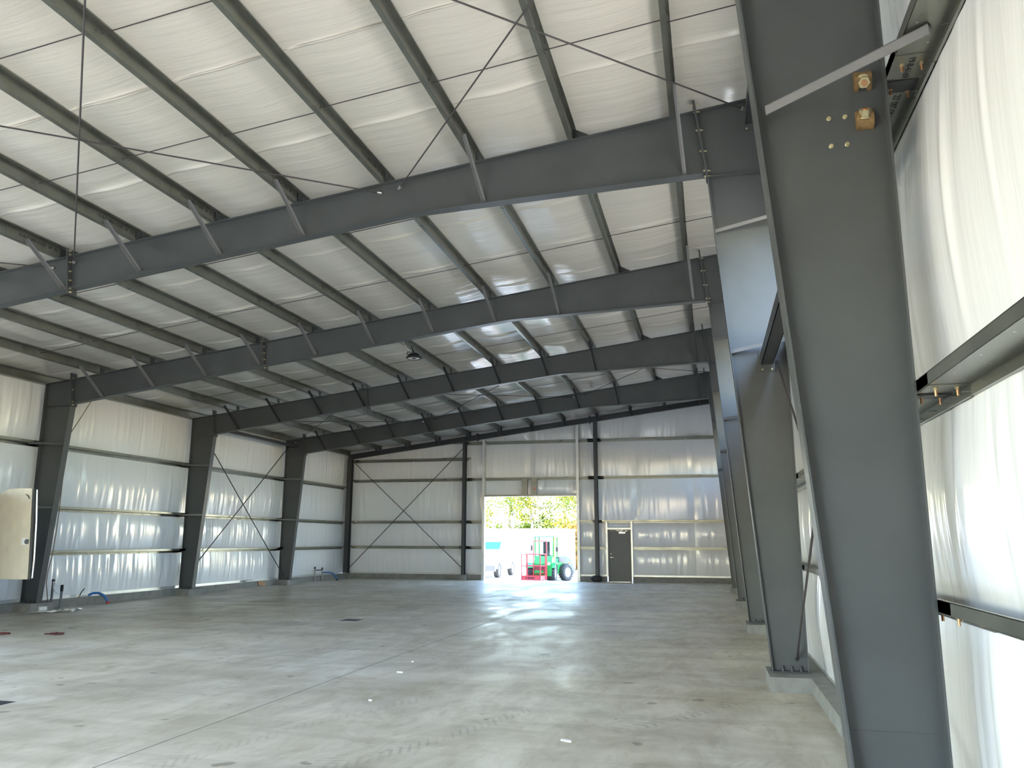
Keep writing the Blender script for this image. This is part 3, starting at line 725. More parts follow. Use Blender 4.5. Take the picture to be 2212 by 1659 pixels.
fg(-5.1, 1.2, 4.43, 'third girt in the right panel of the far wall'); fg(-5.1, 1.2, 6.074, 'top girt in the right panel of the far wall')
# crossed rods in the left panel
rodthing((-16.2, 34.62, 5.35), (-10.72, 34.62, .47), .017, 'far wall bracing rod falling to the right', 'far wall bracing rods', (False, False))
rodthing((-16.2, 34.64, .45), (-10.72, 34.64, 5.9), .017, 'far wall bracing rod rising to the right', 'far wall bracing rods', (False, False))
# big doorway: jambs, head, short hangers
d1 = bpy.data.objects.new('door_1', None); COL.objects.link(d1); d1['kind'] = 'structure'
for nm, x0, x1 in (('jamb', -9.89, -9.77), ('jamb', -5.60, -5.48)):
    m_ = MB(); xo, xi = (x0, x1) if x0 < -8 else (x1, x0); sg = 1 if xi > xo else -1
    m_.box(min(xi, xi-sg*.006), max(xi, xi-sg*.006), 34.70, 34.93, 0, zr(x0)-.23); m_.box(x0, x1, 34.70, 34.706, 0, zr(x0)-.23); m_.box(x0, x1, 34.924, 34.93, 0, zr(x0)-.23)
    struct(nm, m_, M['galv_lt'], d1)
m_ = MB(); m_.box(-9.77, -5.6, 34.70, 34.93, 3.64, 3.646); m_.box(-9.77, -5.6, 34.70, 34.706, 3.64, 3.72); struct('head', m_, M['galv'], d1)
for i, (x0, x1) in enumerate(((-8.04, -7.81), (-7.60, -7.37))):
    t = thing('door_hanger', ['left plain short upright channel above the doorway', 'right short upright channel above the doorway with a red L'][i], 'channel', ((x0+x1)/2, 34.7, 3.72), 'short uprights above the doorway')
    m_ = MB(); m_.box(x0, x1, 34.695, 34.70, 3.66, 4.43); m_.box(x1-.005, x1, 34.70, 34.85, 3.66, 4.43); m_.box(x0, x0+.005, 34.70, 34.85, 3.66, 4.43); part('channel', m_, M['galv'], t)
    if i:
        m_ = MB(); m_.box(-7.50, -7.472, 34.692, 34.6945, 3.92, 4.06); m_.box(-7.472, -7.41, 34.692, 34.6945, 3.92, 3.948); part('stencil_marking', m_, M['red'], t, 'red letter L')
# grey man door
d2 = bpy.data.objects.new('door_2', None); COL.objects.link(d2); d2['kind'] = 'structure'
m_ = MB(); m_.box(-4.215, -3.335, 34.80, 34.845, .012, 2.13); struct('door_leaf', m_, M['door'], d2)
m_ = MB(); m_.box(-4.27, -4.215, 34.74, 34.9, 0, 2.19); m_.box(-3.335, -3.28, 34.74, 34.9, 0, 2.19); m_.box(-4.27, -3.28, 34.74, 34.9, 2.135, 2.19); struct('door_frame', m_, M['door'], d2)
m_ = MB()
for x0, x1 in ((-4.345, -4.27), (-3.28, -3.205)): m_.box(x0, x1, 34.71, 34.93, .22, 2.53)
m_.box(-4.27, -3.28, 34.71, 34.93, 2.19, 2.26); struct('door_framing', m_, M['galv_lt'], d2)
m_ = MB(); m_.lathe([(0,.012),(.028,.012),(.032,0)], (-4.145, 34.80, 1.166), (0,-1,0), 16); struct('deadbolt', m_, M['silver'], d2)
m_ = MB(); m_.tube([(-4.145, 34.80, 1.02), (-4.145, 34.75, 1.02)], .022, 12); m_.tube([(-4.15, 34.752, 1.02), (-4.03, 34.752, 1.02)], .012, 8); struct('lever_handle', m_, M['silver'], d2)
m_ = MB(); m_.box(-3.79, -3.52, 34.745, 34.80, 2.03, 2.08); struct('door_closer', m_, M['silver'], d2)
m_ = MB(); m_.bar((-3.66, 34.74, 2.085), (-3.90, 34.70, 2.15), .02, .01); m_.bar((-3.90, 34.70, 2.15), (-3.60, 34.74, 2.155), .02, .01); struct('closer_arm', m_, M['silver'], d2)
m_ = MB(); m_.box(-4.215, -3.335, 34.72, 34.86, 0, .012); struct('threshold', m_, M['silver'], d2)

# ------------------------------------------------------------------ left-hand oddments
# cargo trailer just out of frame with its rear door swung open into view
tr = thing('cargo_trailer', 'beige cargo trailer at the left edge, its rounded rear door swung open', 'trailer', (-14.6, 11.6, 0))
m_ = MB(); m_.box(-16.1, -13.32, 10.75, 12.44, .62, 2.66); part('body', m_, M['beige'], tr)
m_ = MB(); m_.box(-16.1, -13.32, 10.9, 12.3, .48, .62); part('chassis', m_, M['black'], tr)
for yy in (10.8, 12.2):
    m_ = MB(); m_.lathe([(0,0),(.18,0),(.2,-.02),(.33,-.02),(.36,.02),(.36,.16),(.33,.2),(0,.2)], (-14.7, yy, .36), (0,1,0), 24); part('wheel', m_, M['tyre'], tr)
m_ = MB(); m_.tube([(-16.0, 11.6, 0), (-16.0, 11.6, .55)], .04, 8); part('jack_leg', m_, M['black'], tr)
lean = -.085                                       # the door hangs a little out of plumb
dpoly = [(-13.30, .985), (-12.215, 1.0), (-12.24, 1.4), (-12.30, 2.15), (-12.345, 2.66), (-12.60, 2.668), (-12.86, 2.655), (-13.02, 2.60), (-13.10, 2.56), (-13.18, 2.45), (-13.26, 2.2), (-13.30, 1.9)]
m_ = MB(); m_.prism(dpoly, 'y', 12.47, 12.51); dr = part('door', m_, M['beige'], tr)
def sub(nm, mb_, mt, lab=None): return part(nm, mb_, mt, dr, lab)
ed = [(-12.215, 1.0), (-12.24, 1.4), (-12.30, 2.15), (-12.345, 2.66)]
m_ = MB(); m_.tube([(x+.028, 12.49, z) for x, z in ed], .026, 8); sub('rubber_seal', m_, M['black'], 'black rubber edge seal')
m_ = MB(); m_.tube([(-12.165, 12.52, 1.02), (-12.165, 12.52, 1.35), (-12.215, 12.52, 2.05), (-12.283, 12.52, 2.64)], .014, 8); sub('lock_rod', m_, M['silver'], 'bright steel lock rod')
m_ = MB(); m_.box(-12.435, -12.30, 12.46, 12.47, 1.62, 1.745)
sub('latch_plate', m_, M['hub'], 'square steel latch plate')
m_ = MB(); m_.lathe([(0,.008),(.045,.008),(.05,0)], (-12.325, 12.462, 1.68), (0,-1,0), 16); sub('latch_bolt', m_, M['seat'])
m_ = MB(); m_.tube([(-12.46, 12.455, 2.55), (-12.41, 12.45, 2.53), (-12.365, 12.45, 2.47)], .008, 6); sub('pull_strap', m_, M['black'])
# near-column cord
cp = [(-15.49, 17.2, 5.27), (-15.78, 17.2, 4.81), (-16.09, 17.2, 4.34), (-15.93, 17.0, 3.4), (-15.79, 16.85, 2.4), (-15.79, 16.83, 1.89), (-15.80, 16.80, 1.33), (-15.84, 16.76, .94), (-15.86, 16.77, .66), (-15.88, 16.89, .3), (-16.0, 17.0, .21)]
m_ = MB(); m_.tube(cp, .011, 6); solo('hanging_cord', m_, M['cord'], 'thin brown cord hanging down beside the far left column', 'cord')
# stub-up conduits
for i, (x, y, h) in enumerate(((-16.29, 17.45, .70), (-16.10, 17.55, .58))):
    t = thing('conduit_stub', ['taller grey conduit stub rising from the floor by the far left column', 'shorter grey conduit stub rising from the floor by the far left column'][i], 'conduit', (x, y, 0), 'conduit stubs by the far left column')
    m_ = MB(); m_.tube([(x, y, 0), (x, y, h)], .03, 12); part('pipe', m_, M['grey_pvc'], t)
    m_ = MB(); m_.tube([(x, y, h-.04), (x, y, h+.02)] if i == 0 else [(x, y, h-.16), (x, y, h)], .037, 12); part('cap', m_, M['black'], t, 'black cap')
m_ = MB(); m_.tube([(-16.26, 17.42, .66), (-16.22, 17.40, .50), (-16.18, 17.44, .40), (-16.12, 17.5, .37)], .008, 6); m_.tube([(-16.26, 17.42, .68), (-16.19, 17.42, .60), (-16.12, 17.5, .52)], .006, 6)
solo('twine', m_, M['twine'], 'white twine strung between the two grey conduit stubs', 'twine')
# blue hose with red valve
t = thing('water_hose', 'short blue hose with red valve on the left kerb', 'hose', (-16.3, 18.9, .2))
m_ = MB(); m_.tube([(-16.42, 18.85, .235), (-16.36, 18.95, .285), (-16.27, 19.05, .285), (-16.18, 19.14, .22), (-16.12, 19.19, .12), (-16.09, 19.21, .045)], .034, 10); part('hose', m_, M['blue'], t)
m_ = MB(); m_.tube([(-16.5, 18.62, .215), (-16.47, 18.74, .24), (-16.42, 18.85, .235)], .018, 8); part('fitting', m_, M['silver'], t)
m_ = MB(); m_.tube([(-16.5, 18.60, .20), (-16.46, 18.56, .12)], .03, 8); m_.tube([(-16.56, 18.58, .19), (-16.42, 18.62, .19)], .016, 8); part('valve', m_, M['red_valve'], t, 'red valve')
m_ = MB(); m_.tube([(-16.09, 19.21, .055), (-16.07, 19.22, .0)], .045, 8); part('end_cap', m_, M['red_valve'], t, 'dark red end cap')
m_ = MB(); m_.tube([(-16.5, 18.62, .22), (-16.48, 18.66, .33), (-16.45, 18.72, .42)], .013, 6); part('tie', m_, M['black'], t)
# second stub set far back on the left
t = thing('pipe_stand', 'small H-shaped pipe stand with blue hose near the far left corner', 'pipe stand', (-16.3, 31.9, 0))
for x, y, h in ((-16.33, 31.6, .60), (-16.30, 32.2, .55)):
    m_ = MB(); m_.tube([(x, y, 0), (x, y, h-.08)], .025, 10); part('pipe', m_, M['galv'], t)
    m_ = MB(); m_.tube([(x, y, h-.10), (x, y, h)], .034, 10); part('cap', m_, M['black'], t, 'black cap')
m_ = MB(); m_.tube([(-16.33, 31.6, .45), (-16.30, 32.2, .45)], .02, 8); part('cross_bar', m_, M['black'], t)
m_ = MB(); m_.tube([(-16.30, 32.2, .34), (-16.1, 32.35, .345), (-15.97, 32.45, .32), (-15.85, 32.5, .22), (-15.76, 32.5, .1), (-15.74, 32.5, .03)], .026, 10); part('hose', m_, M['blue'], t, 'blue hose')
m_ = MB(); m_.tube([(-15.745, 32.5, .07), (-15.735, 32.5, .0)], .045, 8); part('end_cap', m_, M['black'], t)
# cardboard and cup on the kerb
m_ = MB(); m_.prism([(27.15,.21), (27.55,.20), (27.75,.07), (27.62,.015), (27.25,.06)], 'x', -16.34, -16.325); solo('cardboard', m_, M['card'], 'folded brown cardboard scrap leaning on the left kerb', 'cardboard')
m_ = MB(); m_.tube([(-16.45, 26.6, .24), (-16.45, 26.95, .24)], .045, 12); solo('plastic_roll', m_, M['twine'], 'small white plastic roll on the left kerb beside the cardboard', 'roll')
# wrap, roll, straps
def crumple(P, name, m, lab, cat):
    b_ = MB(); b_.grid(np.array(P, float)); return solo(name, b_, m, lab, cat)
n1, n2 = 26, 9; P = np.zeros((n1, n2, 3)); rs = np.random.RandomState(2)
for i in range(n1):
    for q in range(n2):
        s = i/(n1-1); wd = .10+.16*s**.7*(1 if s < .85 else 1)
        P[i,q] = (-15.86 + .92*s + .05*math.sin(q*.9), 16.20 + .62*s + (q/(n2-1)-.5)*wd*1.6, .012 + (.10*s*(1-.2*s))*abs(math.sin(q*1.15+s*5))*rs.uniform(.6,1.2))
crumple(P, 'plastic_wrap', mat('white_plastic_wrap', (.9,.9,.9), .35), 'crumpled white plastic wrap lying on the floor by the far left column', 'plastic wrap')
m_ = MB(); m_.lathe([(0,-.09),(.055,-.09),(.06,-.07),(.06,.07),(.055,.09),(0,.09)], (-15.84, 16.72, .06), (.5,.8,0), 14); solo('tape_roll', m_, M['twine'], 'small white roll on the floor left of the plastic wrap', 'roll')
def squig(c, n, r, seed, z=.012):
    rr = random.Random(seed); pts = []
    for i in range(n):
        a = i*2.1+rr.uniform(-.4,.4); pts.append((c[0]+r*math.cos(a)*rr.uniform(.5,1)+ (i/n-.5)*r*1.6, c[1]+r*math.sin(a)*rr.uniform(.5,1), z+rr.uniform(0,.02)))
    return pts
m_ = MB(); m_.tube(squig((-11.75, 12.82), 14, .11, 4), .013, 6); m_.tube([(-12.02, 12.80, .01), (-11.93, 12.82, .012), (-11.84, 12.81, .012)], .012, 6)
solo('strap', m_, mat('dark_red_strap', (.05,.006,.008), .8), 'tangled dark red strap on the open floor at left', 'strap')
m_ = MB(); m_.tube([(-12.79+.14*math.cos(a), 12.62+.12*math.sin(a), .012) for a in np.linspace(0, 6.1, 18)], .011, 6); solo('cord_loop', m_, mat('red_cord', (.09,.008,.012), .8), 'loop of red cord on the floor at the left edge', 'cord')
# floor drains
for (x, y, w_, h_, lab) in ((-7.724, 16.75, .36, .36, 'dark square floor drain cover in mid floor'), (-7.55, 7.42, .30, .26, 'dark square floor drain cover at the left edge in the foreground')):
    t = thing('floor_drain', lab, 'drain', (x, y, 0), 'floor drain covers')
    m_ = MB()
    for i in range(9): m_.box(x-w_/2+.01+i*w_/9, x-w_/2+.01+i*w_/9+.022, y-h_/2, y+h_/2, .002, .006)
    part('grate', m_, M['drain'], t)
    m_ = MB(); m_.box(x-w_/2-.02, x+w_/2+.02, y-h_/2-.02, y+h_/2+.02, .0005, .0025); part('frame', m_, M['drain'], t)
# small scraps on the slab
for (x, y, w_, lab) in ((-4.081, 10.433, .085, 'largest white paper scrap on the floor near the joint line'), (-3.693, 8.581, .045, 'white paper scrap on the foreground floor'), (-4.25, 11.35, .03, 'small white scrap on the floor beyond the larger one'), (-1.3, 7.35, .11, 'thin streak of white plastic scrap in the right foreground')):
    m_ = MB(); a = R.uniform(-.5,.5); c, s = math.cos(a), math.sin(a)
    P = [(-1,-.25),(0,-.35),(1,-.2),(.9,.2),(0,.3),(-.9,.25)]
    top = [(x+w_/2*(p*c-q*s), y+w_/2*(p*s+q*c), .006+.01*abs(p)) for p, q in P]; bot = [(a_, b_, .001) for a_, b_, _ in top]; n = 6
    m_.add(top+bot, [tuple(range(n)), tuple(range(n, 2*n))[::-1]] + [(i, n+i, n+(i+1) % n, (i+1) % n) for i in range(n)])
    solo('paper_scrap', m_, M['twine'], lab, 'scrap', 'white scraps on the floor')
# bag and boards at the foot of the far post
def blob(name, c, r, m, lab, cat, seed, zmin=.0):
    rs = np.random.RandomState(seed); u = np.linspace(0, 2*np.pi, 19); v = np.linspace(-1, 1, 11); P = np.zeros((11, 19, 3))
    for i, vv in enumerate(v):
        for q, uu in enumerate(u):
            ph = vv*np.pi/2; k_ = 1+.10*math.sin(3*uu+seed)*math.cos(2*ph)+.06*math.sin(7*uu+3*vv)
            cx = math.copysign(abs(math.cos(uu))**.7, math.cos(uu)); sy = math.copysign(abs(math.sin(uu))**.7, math.sin(uu))
            P[i, q] = (c[0]+r[0]*math.cos(ph)**.6*cx*k_, c[1]+r[1]*math.cos(ph)**.6*sy*k_, max(zmin, c[2]+r[2]*math.sin(ph)))
    b_ = MB(); b_.grid(P, flip=True); return solo(name, b_, m, lab, cat)
blob('tool_bag', (-4.70, 34.18, .155), (.23, .17, .135), M['black'], 'black bag on the boards at the foot of the far post', 'bag', 3, .02)
for i, (x0, x1, y, lab) in enumerate(((-5.15, -4.2, 34.20, 'shorter flat board under the black bag'), (-4.75, -3.72, 33.93, 'longer flat board on the floor in front of the grey door'))):
    m_ = MB(); m_.bar((x0, y, .0105), (x1, y-.02, .0105), .20 if not i else .09, .019); solo('board', m_, M['wood'], lab, 'board', 'boards by the grey door')

# ------------------------------------------------------------------ high-bay lamp
fx, fy = -7.37, 19.2
t = thing('high_bay_lamp', 'round black high-bay lamp hanging unlit from a purlin', 'lamp', (fx, fy, 6.5))
m_ = MB(); m_.lathe([(0,.13),(.09,.13),(.10,.10),(.11,.055),(.19,.045),(.205,.03),(.205,.0),(.19,-.012),(.165,-.012),(.165,.0)], (fx, fy, 6.425), (0,0,1), 32); part('housing', m_, M['black'], t)
m_ = MB(); m_.lathe([(.165,0),(.06,.0)], (fx, fy, 6.421), (0,0,1), 32); part('lens', m_, M['lens'], t, 'white ring lens')
m_ = MB(); m_.lathe([(0,0),(.06,.0),(.06,.02)], (fx, fy, 6.415), (0,0,1), 20); part('sensor', m_, M['black'], t)
for q in range(12):
    a = q*math.pi/6; m_ = MB(); m_.bar((fx+.05*math.cos(a), fy+.05*math.sin(a), 6.540), (fx+.13*math.cos(a), fy+.13*math.sin(a), 6.500), .008, .05); part('heat_fin', m_, M['black'], t)
m_ = MB(); m_.tube([(fx, fy, 6.550), (fx-.03, fy, 6.620), (fx-.08, fy, zr(-7.5)+.0)], .012, 8); m_.tube([(fx-.03+.03*math.cos(a), fy, 6.600+.03*math.sin(a)) for a in np.linspace(0, 6.28, 12)], .008, 6); part('hook', m_, M['black'], t)
m_ = MB(); m_.tube([(fx-.05, fy, 6.540), (fx-.14, fy+.02, 6.520), (fx-.20, fy, 6.550), (fx-.18, fy-.02, 6.600), (fx-.08, fy, 6.600)], .012, 8); part('cable_loop', m_, M['black'], t)
m_ = MB(); m_.tube([(fx-.09, fy-.02, 6.600), (fx-.12, fy-.25, 6.660), (fx-.12, fy-.6, zr(fx)+.0)], .007, 6); part('power_cable', m_, M['twine'], t, 'pale power cable')

# ------------------------------------------------------------------ outside: loader, pickup, container, trees
GZ = -.24
def wheel(root, c, ax, r, w_, lug=True):
    ax = Vector(ax).normalized(); c = Vector(c)
    m_ = MB(); m_.lathe([(r*.56,-w_*.42),(r*.62,-w_*.5),(r*.88,-w_*.5),(r*.97,-w_*.38),(r*.97,w_*.38),(r*.88,w_*.5),(r*.62,w_*.5),(r*.56,w_*.42)], c, ax, 28)
    u = ax.orthogonal().normalized(); v = ax.cross(u)
    if lug:
        for i in range(18):
            a = 2*math.pi*i/18
            for s_ in (-1, 1):
                a2 = a + (math.pi/18 if s_ > 0 else 0); e0 = c + (u*math.cos(a2)+v*math.sin(a2))*r*.99 + ax*.01*s_; e1 = c + (u*math.cos(a2+.34)+v*math.sin(a2+.34))*r*.96 + ax*w_*.47*s_
                m_.bar(e0, e1, .045, .05, (e0-c))
    t_ = part('wheel', m_, M['tyre'], root, 'black lugged tyre' if lug else None)
    h_ = MB(); h_.lathe([(0,-w_*.30),(r*.2,-w_*.32),(r*.24,-w_*.22),(r*.5,-w_*.22),(r*.58,-w_*.42),(r*.56,w_*.42),(r*.5,w_*.22),(r*.24,w_*.22),(r*.2,w_*.32),(0,w_*.30)], c, ax, 24); part('hub', h_, M['hub'], t_)
ld = thing('wheel_loader', 'green compact articulated loader standing outside the doorway', 'loader', (-7.9, 39.2, GZ))
for sx in (-.52, .52): wheel(ld, (-7.98+sx, 38.75, GZ+.42), (1,0,0), .42, .34)
back = Vector((math.sin(math.radians(28)), math.cos(math.radians(28)), 0)); rt = Vector((back.y, -back.x, 0)); jt = Vector((-7.95, 39.55, GZ))
ax_ = jt + back*.88 + Vector((0,0,.42))
for s_ in (-.56, .56): wheel(ld, ax_ + rt*s_, rt, .42, .34)
m_ = MB(); m_.prism([(38.25,.05),(38.35,.62),(38.55,.98),(39.35,.98),(39.6,.55),(39.6,.05),(39.2,.02),(39.1,.42),(38.75,.52),(38.42,.42)], 'x', -8.30, -7.42); part('front_body', m_, M['green'], ld)
for x0, x1 in ((-8.72, -8.28), (-7.68, -7.26)):    # fenders over the front wheels
    m_ = MB(); m_.prism([(38.75+.50*math.cos(a), GZ+.42+.50*math.sin(a)) for a in np.linspace(.15, 2.6, 9)] + [(38.75+.45*math.cos(a), GZ+.42+.45*math.sin(a)) for a in np.linspace(2.6, .15, 9)], 'x', x0, x1)
    part('front_fender', m_, M['green'], ld)
m_ = MB()                                          # rear body along 'back'
prof = [(.15,.12),(.15,.62),(.35,.66),(.45,.95),(.95,1.0),(1.35,.86),(1.60,.66),(1.66,.35),(1.55,.10),(1.35,.1),(1.22,.48),(.88,.60),(.55,.48),(.42,.12)]
vs = []; n = len(prof)
for s_ in (-.46, .46): vs += [jt + back*a + rt*s_ + Vector((0,0,b-GZ+GZ+.22)) for a, b in prof]
m_.add(vs, [tuple(range(n))[::-1], tuple(range(n, 2*n))] + [(i, (i+1) % n, n+(i+1) % n, n+i) for i in range(n)]); part('rear_body', m_, M['green'], ld)
m_ = MB(); m_.obb(jt + back*.68 + rt*.30 + Vector((0,0,1.02)), rt*.20, back*.26, Vector((0,0,.13))); part('engine_cover', m_, M['seat'], ld, 'dark engine cover')
m_ = MB(); m_.obb(jt + back*1.72 + Vector((0,0,.46)), rt*.42, back*.10, Vector((0,0,.15))); part('counterweight', m_, M['bumper'], ld, 'grey counterweight')
m_ = MB(); m_.obb(jt + back*1.35 + rt*.465 + Vector((0,0,.86)), rt*.004, back*.13, Vector((0,0,.035))); part('decal', m_, M['red'], ld, 'red decal')
# cab
cx0, cx1, cy0, cy1, cz0, cz1 = -8.28, -7.38, 38.55, 39.55, .95, 1.87
m_ = MB()
for x, y in ((cx0, cy0+.06), (cx1, cy0+.06), (cx0, cy1), (cx1, cy1)): m_.bar((x, y-.08 if y < 39 else y, cz0), (x, y, cz1), .06, .06, (0,1,0))
m_.box(cx0, cx1, cy0+.5, cy0+.55, cz0, cz0+.05); part('cab_frame', m_, M['green'], ld)
m_ = MB(); m_.bar((cx1+.035, cy0-.02, cz0-.2), (cx1+.035, cy0+.05, cz1), .035, .05, (0,1,0)); part('cab_trim', m_, M['lime'], ld, 'yellow edge trim')
m_ = MB(); m_.box(cx0-.06, cx1+.06, cy0-.06, cy1+.06, cz1, cz1+.06); part('cab_roof', m_, mat('cab_roof_green', (.10,.32,.24), .4), ld)
gl = bpy.data.materials.new('cab_glass'); gl.use_nodes = True; gb = gl.node_tree.nodes['Principled BSDF']; gb.inputs['Transmission Weight'].default_value = 1; gb.inputs['Roughness'].default_value = 0; gb.inputs['Base Color'].default_value = (.8,.95,.9,1); gb.inputs['IOR'].default_value = 1.05
m_ = MB(); m_.box(cx0+.03, cx1-.03, cy0+.02, cy0+.026, cz0, cz1); part('windscreen', m_, gl, ld)
m_ = MB(); m_.box(cx0+.28, cx0+.62, cy0+.55, cy0+.70, cz0-.1, cz0+.72); m_.box(cx0+.2, cx0+.7, cy0+.3, cy0+.7, cz0-.1, cz0+.10); part('seat', m_, M['seat'], ld)
m_ = MB(); m_.tube([(cx1-.25, cy0+.12, cz0-.1), (cx1-.25, cy0+.22, cz0+.28)], .05, 8); m_.lathe([(.14,0),(.16,.012),(.14,.024)], (cx1-.25, cy0+.22, cz0+.28), (0,.5,1), 18); part('steering_column', m_, M['seat'], ld)
m_ = MB(); m_.obb((-7.22, 38.62, 1.30), (.06,0,0), (0,.012,0), (0,0,.115)); m_.tube([(-7.38, 38.6, 1.40), (-7.22, 38.62, 1.40)], .012, 6); part('mirror', m_, M['seat'], ld)
m_ = MB(); m_.obb((-8.46, 38.58, 1.36), (.05,0,0), (0,.012,0), (0,0,.13)); m_.tube([(-8.28, 38.6, 1.50), (-8.46, 38.58, 1.48)], .012, 6); part('mirror', m_, M['seat'], ld)
m_ = MB(); m_.lathe([(0,.03),(.06,.03),(.075,0)], (-7.56, 38.335, .62), (0,-1,0), 16); part('headlight', m_, M['lens'], ld)
m_ = MB()
for s_ in (-.2, .2): m_.bar((-7.98+s_, 38.9, .95), (-7.98+s_*.8, 38.25, .25), .10, .14)
m_.bar((-8.25, 38.22, .25), (-7.71, 38.22, .25), .10, .12, (0,0,1)); part('lift_arm', m_, M['green'], ld)
# red man basket carried in front
bk = thing('work_basket', 'red steel personnel basket in front of the green loader', 'basket', (-8.15, 37.75, GZ+.06))
FLc = Vector((-8.68, 37.40, 0)); ux = Vector((.990,-.14,0)); uy = Vector((.14,.990,0)); Wb, Db = .93, .90
def bp(a, b, z): return FLc + ux*a*Wb + uy*b*Db + Vector((0,0,z))
m_ = MB(); m_.obb(bp(.5,.5,-.09), ux*Wb/2, uy*Db/2, Vector((0,0,.02))); part('floor', m_, M['basket'], bk)
for a0, b0, a1, b1 in ((0,0,1,0), (0,1,1,1), (0,0,0,1), (1,0,1,1)):
    m_ = MB(); m_.bar(bp(a0,b0,-.01), bp(a1,b1,-.01), .012, .20, (0,0,1)); part('kick_plate', m_, M['basket'], bk)
    for z in (1.08, .54):
        m_ = MB(); m_.tube([bp(a0,b0,z), bp(a1,b1,z)], .021 if z > 1 else .017, 8); part('rail', m_, M['basket'], bk)
for a, b, h in ((0,0,1.08), (1,0,1.08), (0,.75,1.08), (1,.8,1.08), (.28,1,1.71), (1,1,1.71), (.30,0,1.08)):
    m_ = MB(); m_.bar(bp(a,b,-.1), bp(a,b,h), .045, .045, (0,1,0)); part('post', m_, M['basket'], bk)
m_ = MB(); m_.tube([bp(.28,1,1.70), bp(1,1,1.70)], .02, 8); m_.tube([bp(.28,1,.18), bp(1,1,.18)], .025, 8); part('back_rail', m_, M['basket'], bk)
m_ = MB(); m_.obb(bp(.66,1.0,.36), ux*.30, uy*.012, Vector((0,0,.20))); part('back_plate', m_, mat('dark_red_plate', (.16,.02,.025), .6), bk, 'dark red back plate')
m_ = MB(); m_.obb(bp(.45,-.012,.0), ux*.22, uy*.004, Vector((0,0,.035))); part('lettering_strip', m_, mat('dark_red_lettering', (.10,.015,.02), .6), bk)
for sx in (.2, .8):
    m_ = MB(); m_.obb(bp(sx,.5,-.17), ux*.05, uy*Db/2, Vector((0,0,.07))); part('fork_pocket', m_, M['black'], bk)
# white pickup / SUV
pk = thing('pickup_truck', 'white pickup truck half hidden by the left side of the doorway', 'truck', (-11.95, 43.6, GZ))
g_ = GZ
prof = [(41.35,.52),(41.28,.75),(41.30,1.16),(41.45,1.30),(42.55,1.46),(43.35,1.90),(44.9,1.94),(45.3,1.45),(46.6,1.42),(46.65,.55),(45.65,.48)]
arc = lambda yc, r_, a0, a1: [(yc+r_*math.cos(a), .40+r_*math.sin(a)) for a in np.linspace(a0, a1, 9)]
prof = prof[:-1] + arc(45.2, .48, .15, math.pi-.15) + [(44.6,.42), (42.75,.42)] + arc(42.2, .48, .15, math.pi-.15)
m_ = MB(); m_.prism([(a, b+g_) for a, b in prof], 'x', -12.95, -10.98); part('body', m_, M['white'], pk)
m_ = MB(); m_.add([(-12.8, 42.56, g_+1.475), (-11.1, 42.56, g_+1.475), (-11.2, 43.31, g_+1.885), (-12.7, 43.31, g_+1.885), (-12.8, 42.6, g_+1.44), (-11.1, 42.6, g_+1.44), (-11.2, 43.35, g_+1.85), (-12.7, 43.35, g_+1.85)], [(0,1,2,3),(7,6,5,4),(0,4,5,1),(1,5,6,2),(2,6,7,3),(3,7,4,0)]); part('windscreen', m_, M['glass'], pk, 'windscreen with blue sky reflection painted in')
m_ = MB(); m_.prism([(42.75,g_+1.50),(43.4,g_+1.84),(44.75,g_+1.86),(45.05,g_+1.50)], 'x', -10.985, -10.972); part('side_window', m_, M['seat'], pk)
m_ = MB(); m_.box(-12.95, -11.0, 41.20, 41.45, g_+.36, g_+.66); part('bumper', m_, M['bumper'], pk, 'grey bumper')
m_ = MB(); m_.box(-12.5, -11.5, 41.255, 41.30, g_+.78, g_+1.08); part('grille', m_, M['bumper'], pk)
m_ = MB(); m_.box(-11.42, -11.1, 41.26, 41.31, g_+.92, g_+1.08); part('headlight', m_, M['lens'], pk)
m_ = MB(); m_.box(-10.97, -10.72, 42.75, 42.85, g_+1.36, g_+1.58); part('side_mirror', m_, M['white'], pk)
for x in (-12.8, -11.12):
    for y in (42.2, 45.2): wheel(pk, (x, y, g_+.40), (1,0,0), .40, .26, False)
# container
ct = thing('storage_container', 'long white storage container behind the loader', 'container', (-14.7, 51.2, GZ))
cxs = np.arange(-20.8, -8.6, .139); pts = []
for i, x in enumerate(cxs): pts += [(x, 50.0 if i % 2 else 50.036), (x+.10, 50.0 if i % 2 else 50.036)]
pts += [(-8.57, 50.0), (-8.57, 52.4), (-20.8, 52.4)]
m_ = MB(); m_.prism(pts, 'z', GZ+.16, 2.36); part('body', m_, M['white'], ct)
m_ = MB(); m_.box(-20.85, -8.55, 49.97, 50.05, 2.34, 2.45); m_.box(-20.85, -8.55, 52.36, 52.44, 2.34, 2.45); part('top_rail', m_, M['white'], ct)
m_ = MB(); m_.box(-20.85, -8.55, 49.97, 50.05, GZ, GZ+.17); part('bottom_rail', m_, M['white'], ct)
m_ = MB(); m_.box(-8.66, -8.55, 49.96, 50.07, GZ, 2.45); part('corner_post', m_, M['white'], ct)
for x in (-13.1, -12.1, -11.4, -10.2, -9.7):
    m_ = MB(); m_.box(x, x+.16, 49.955, 49.97, 2.26, 2.31); part('vent', m_, M['bumper'], ct)
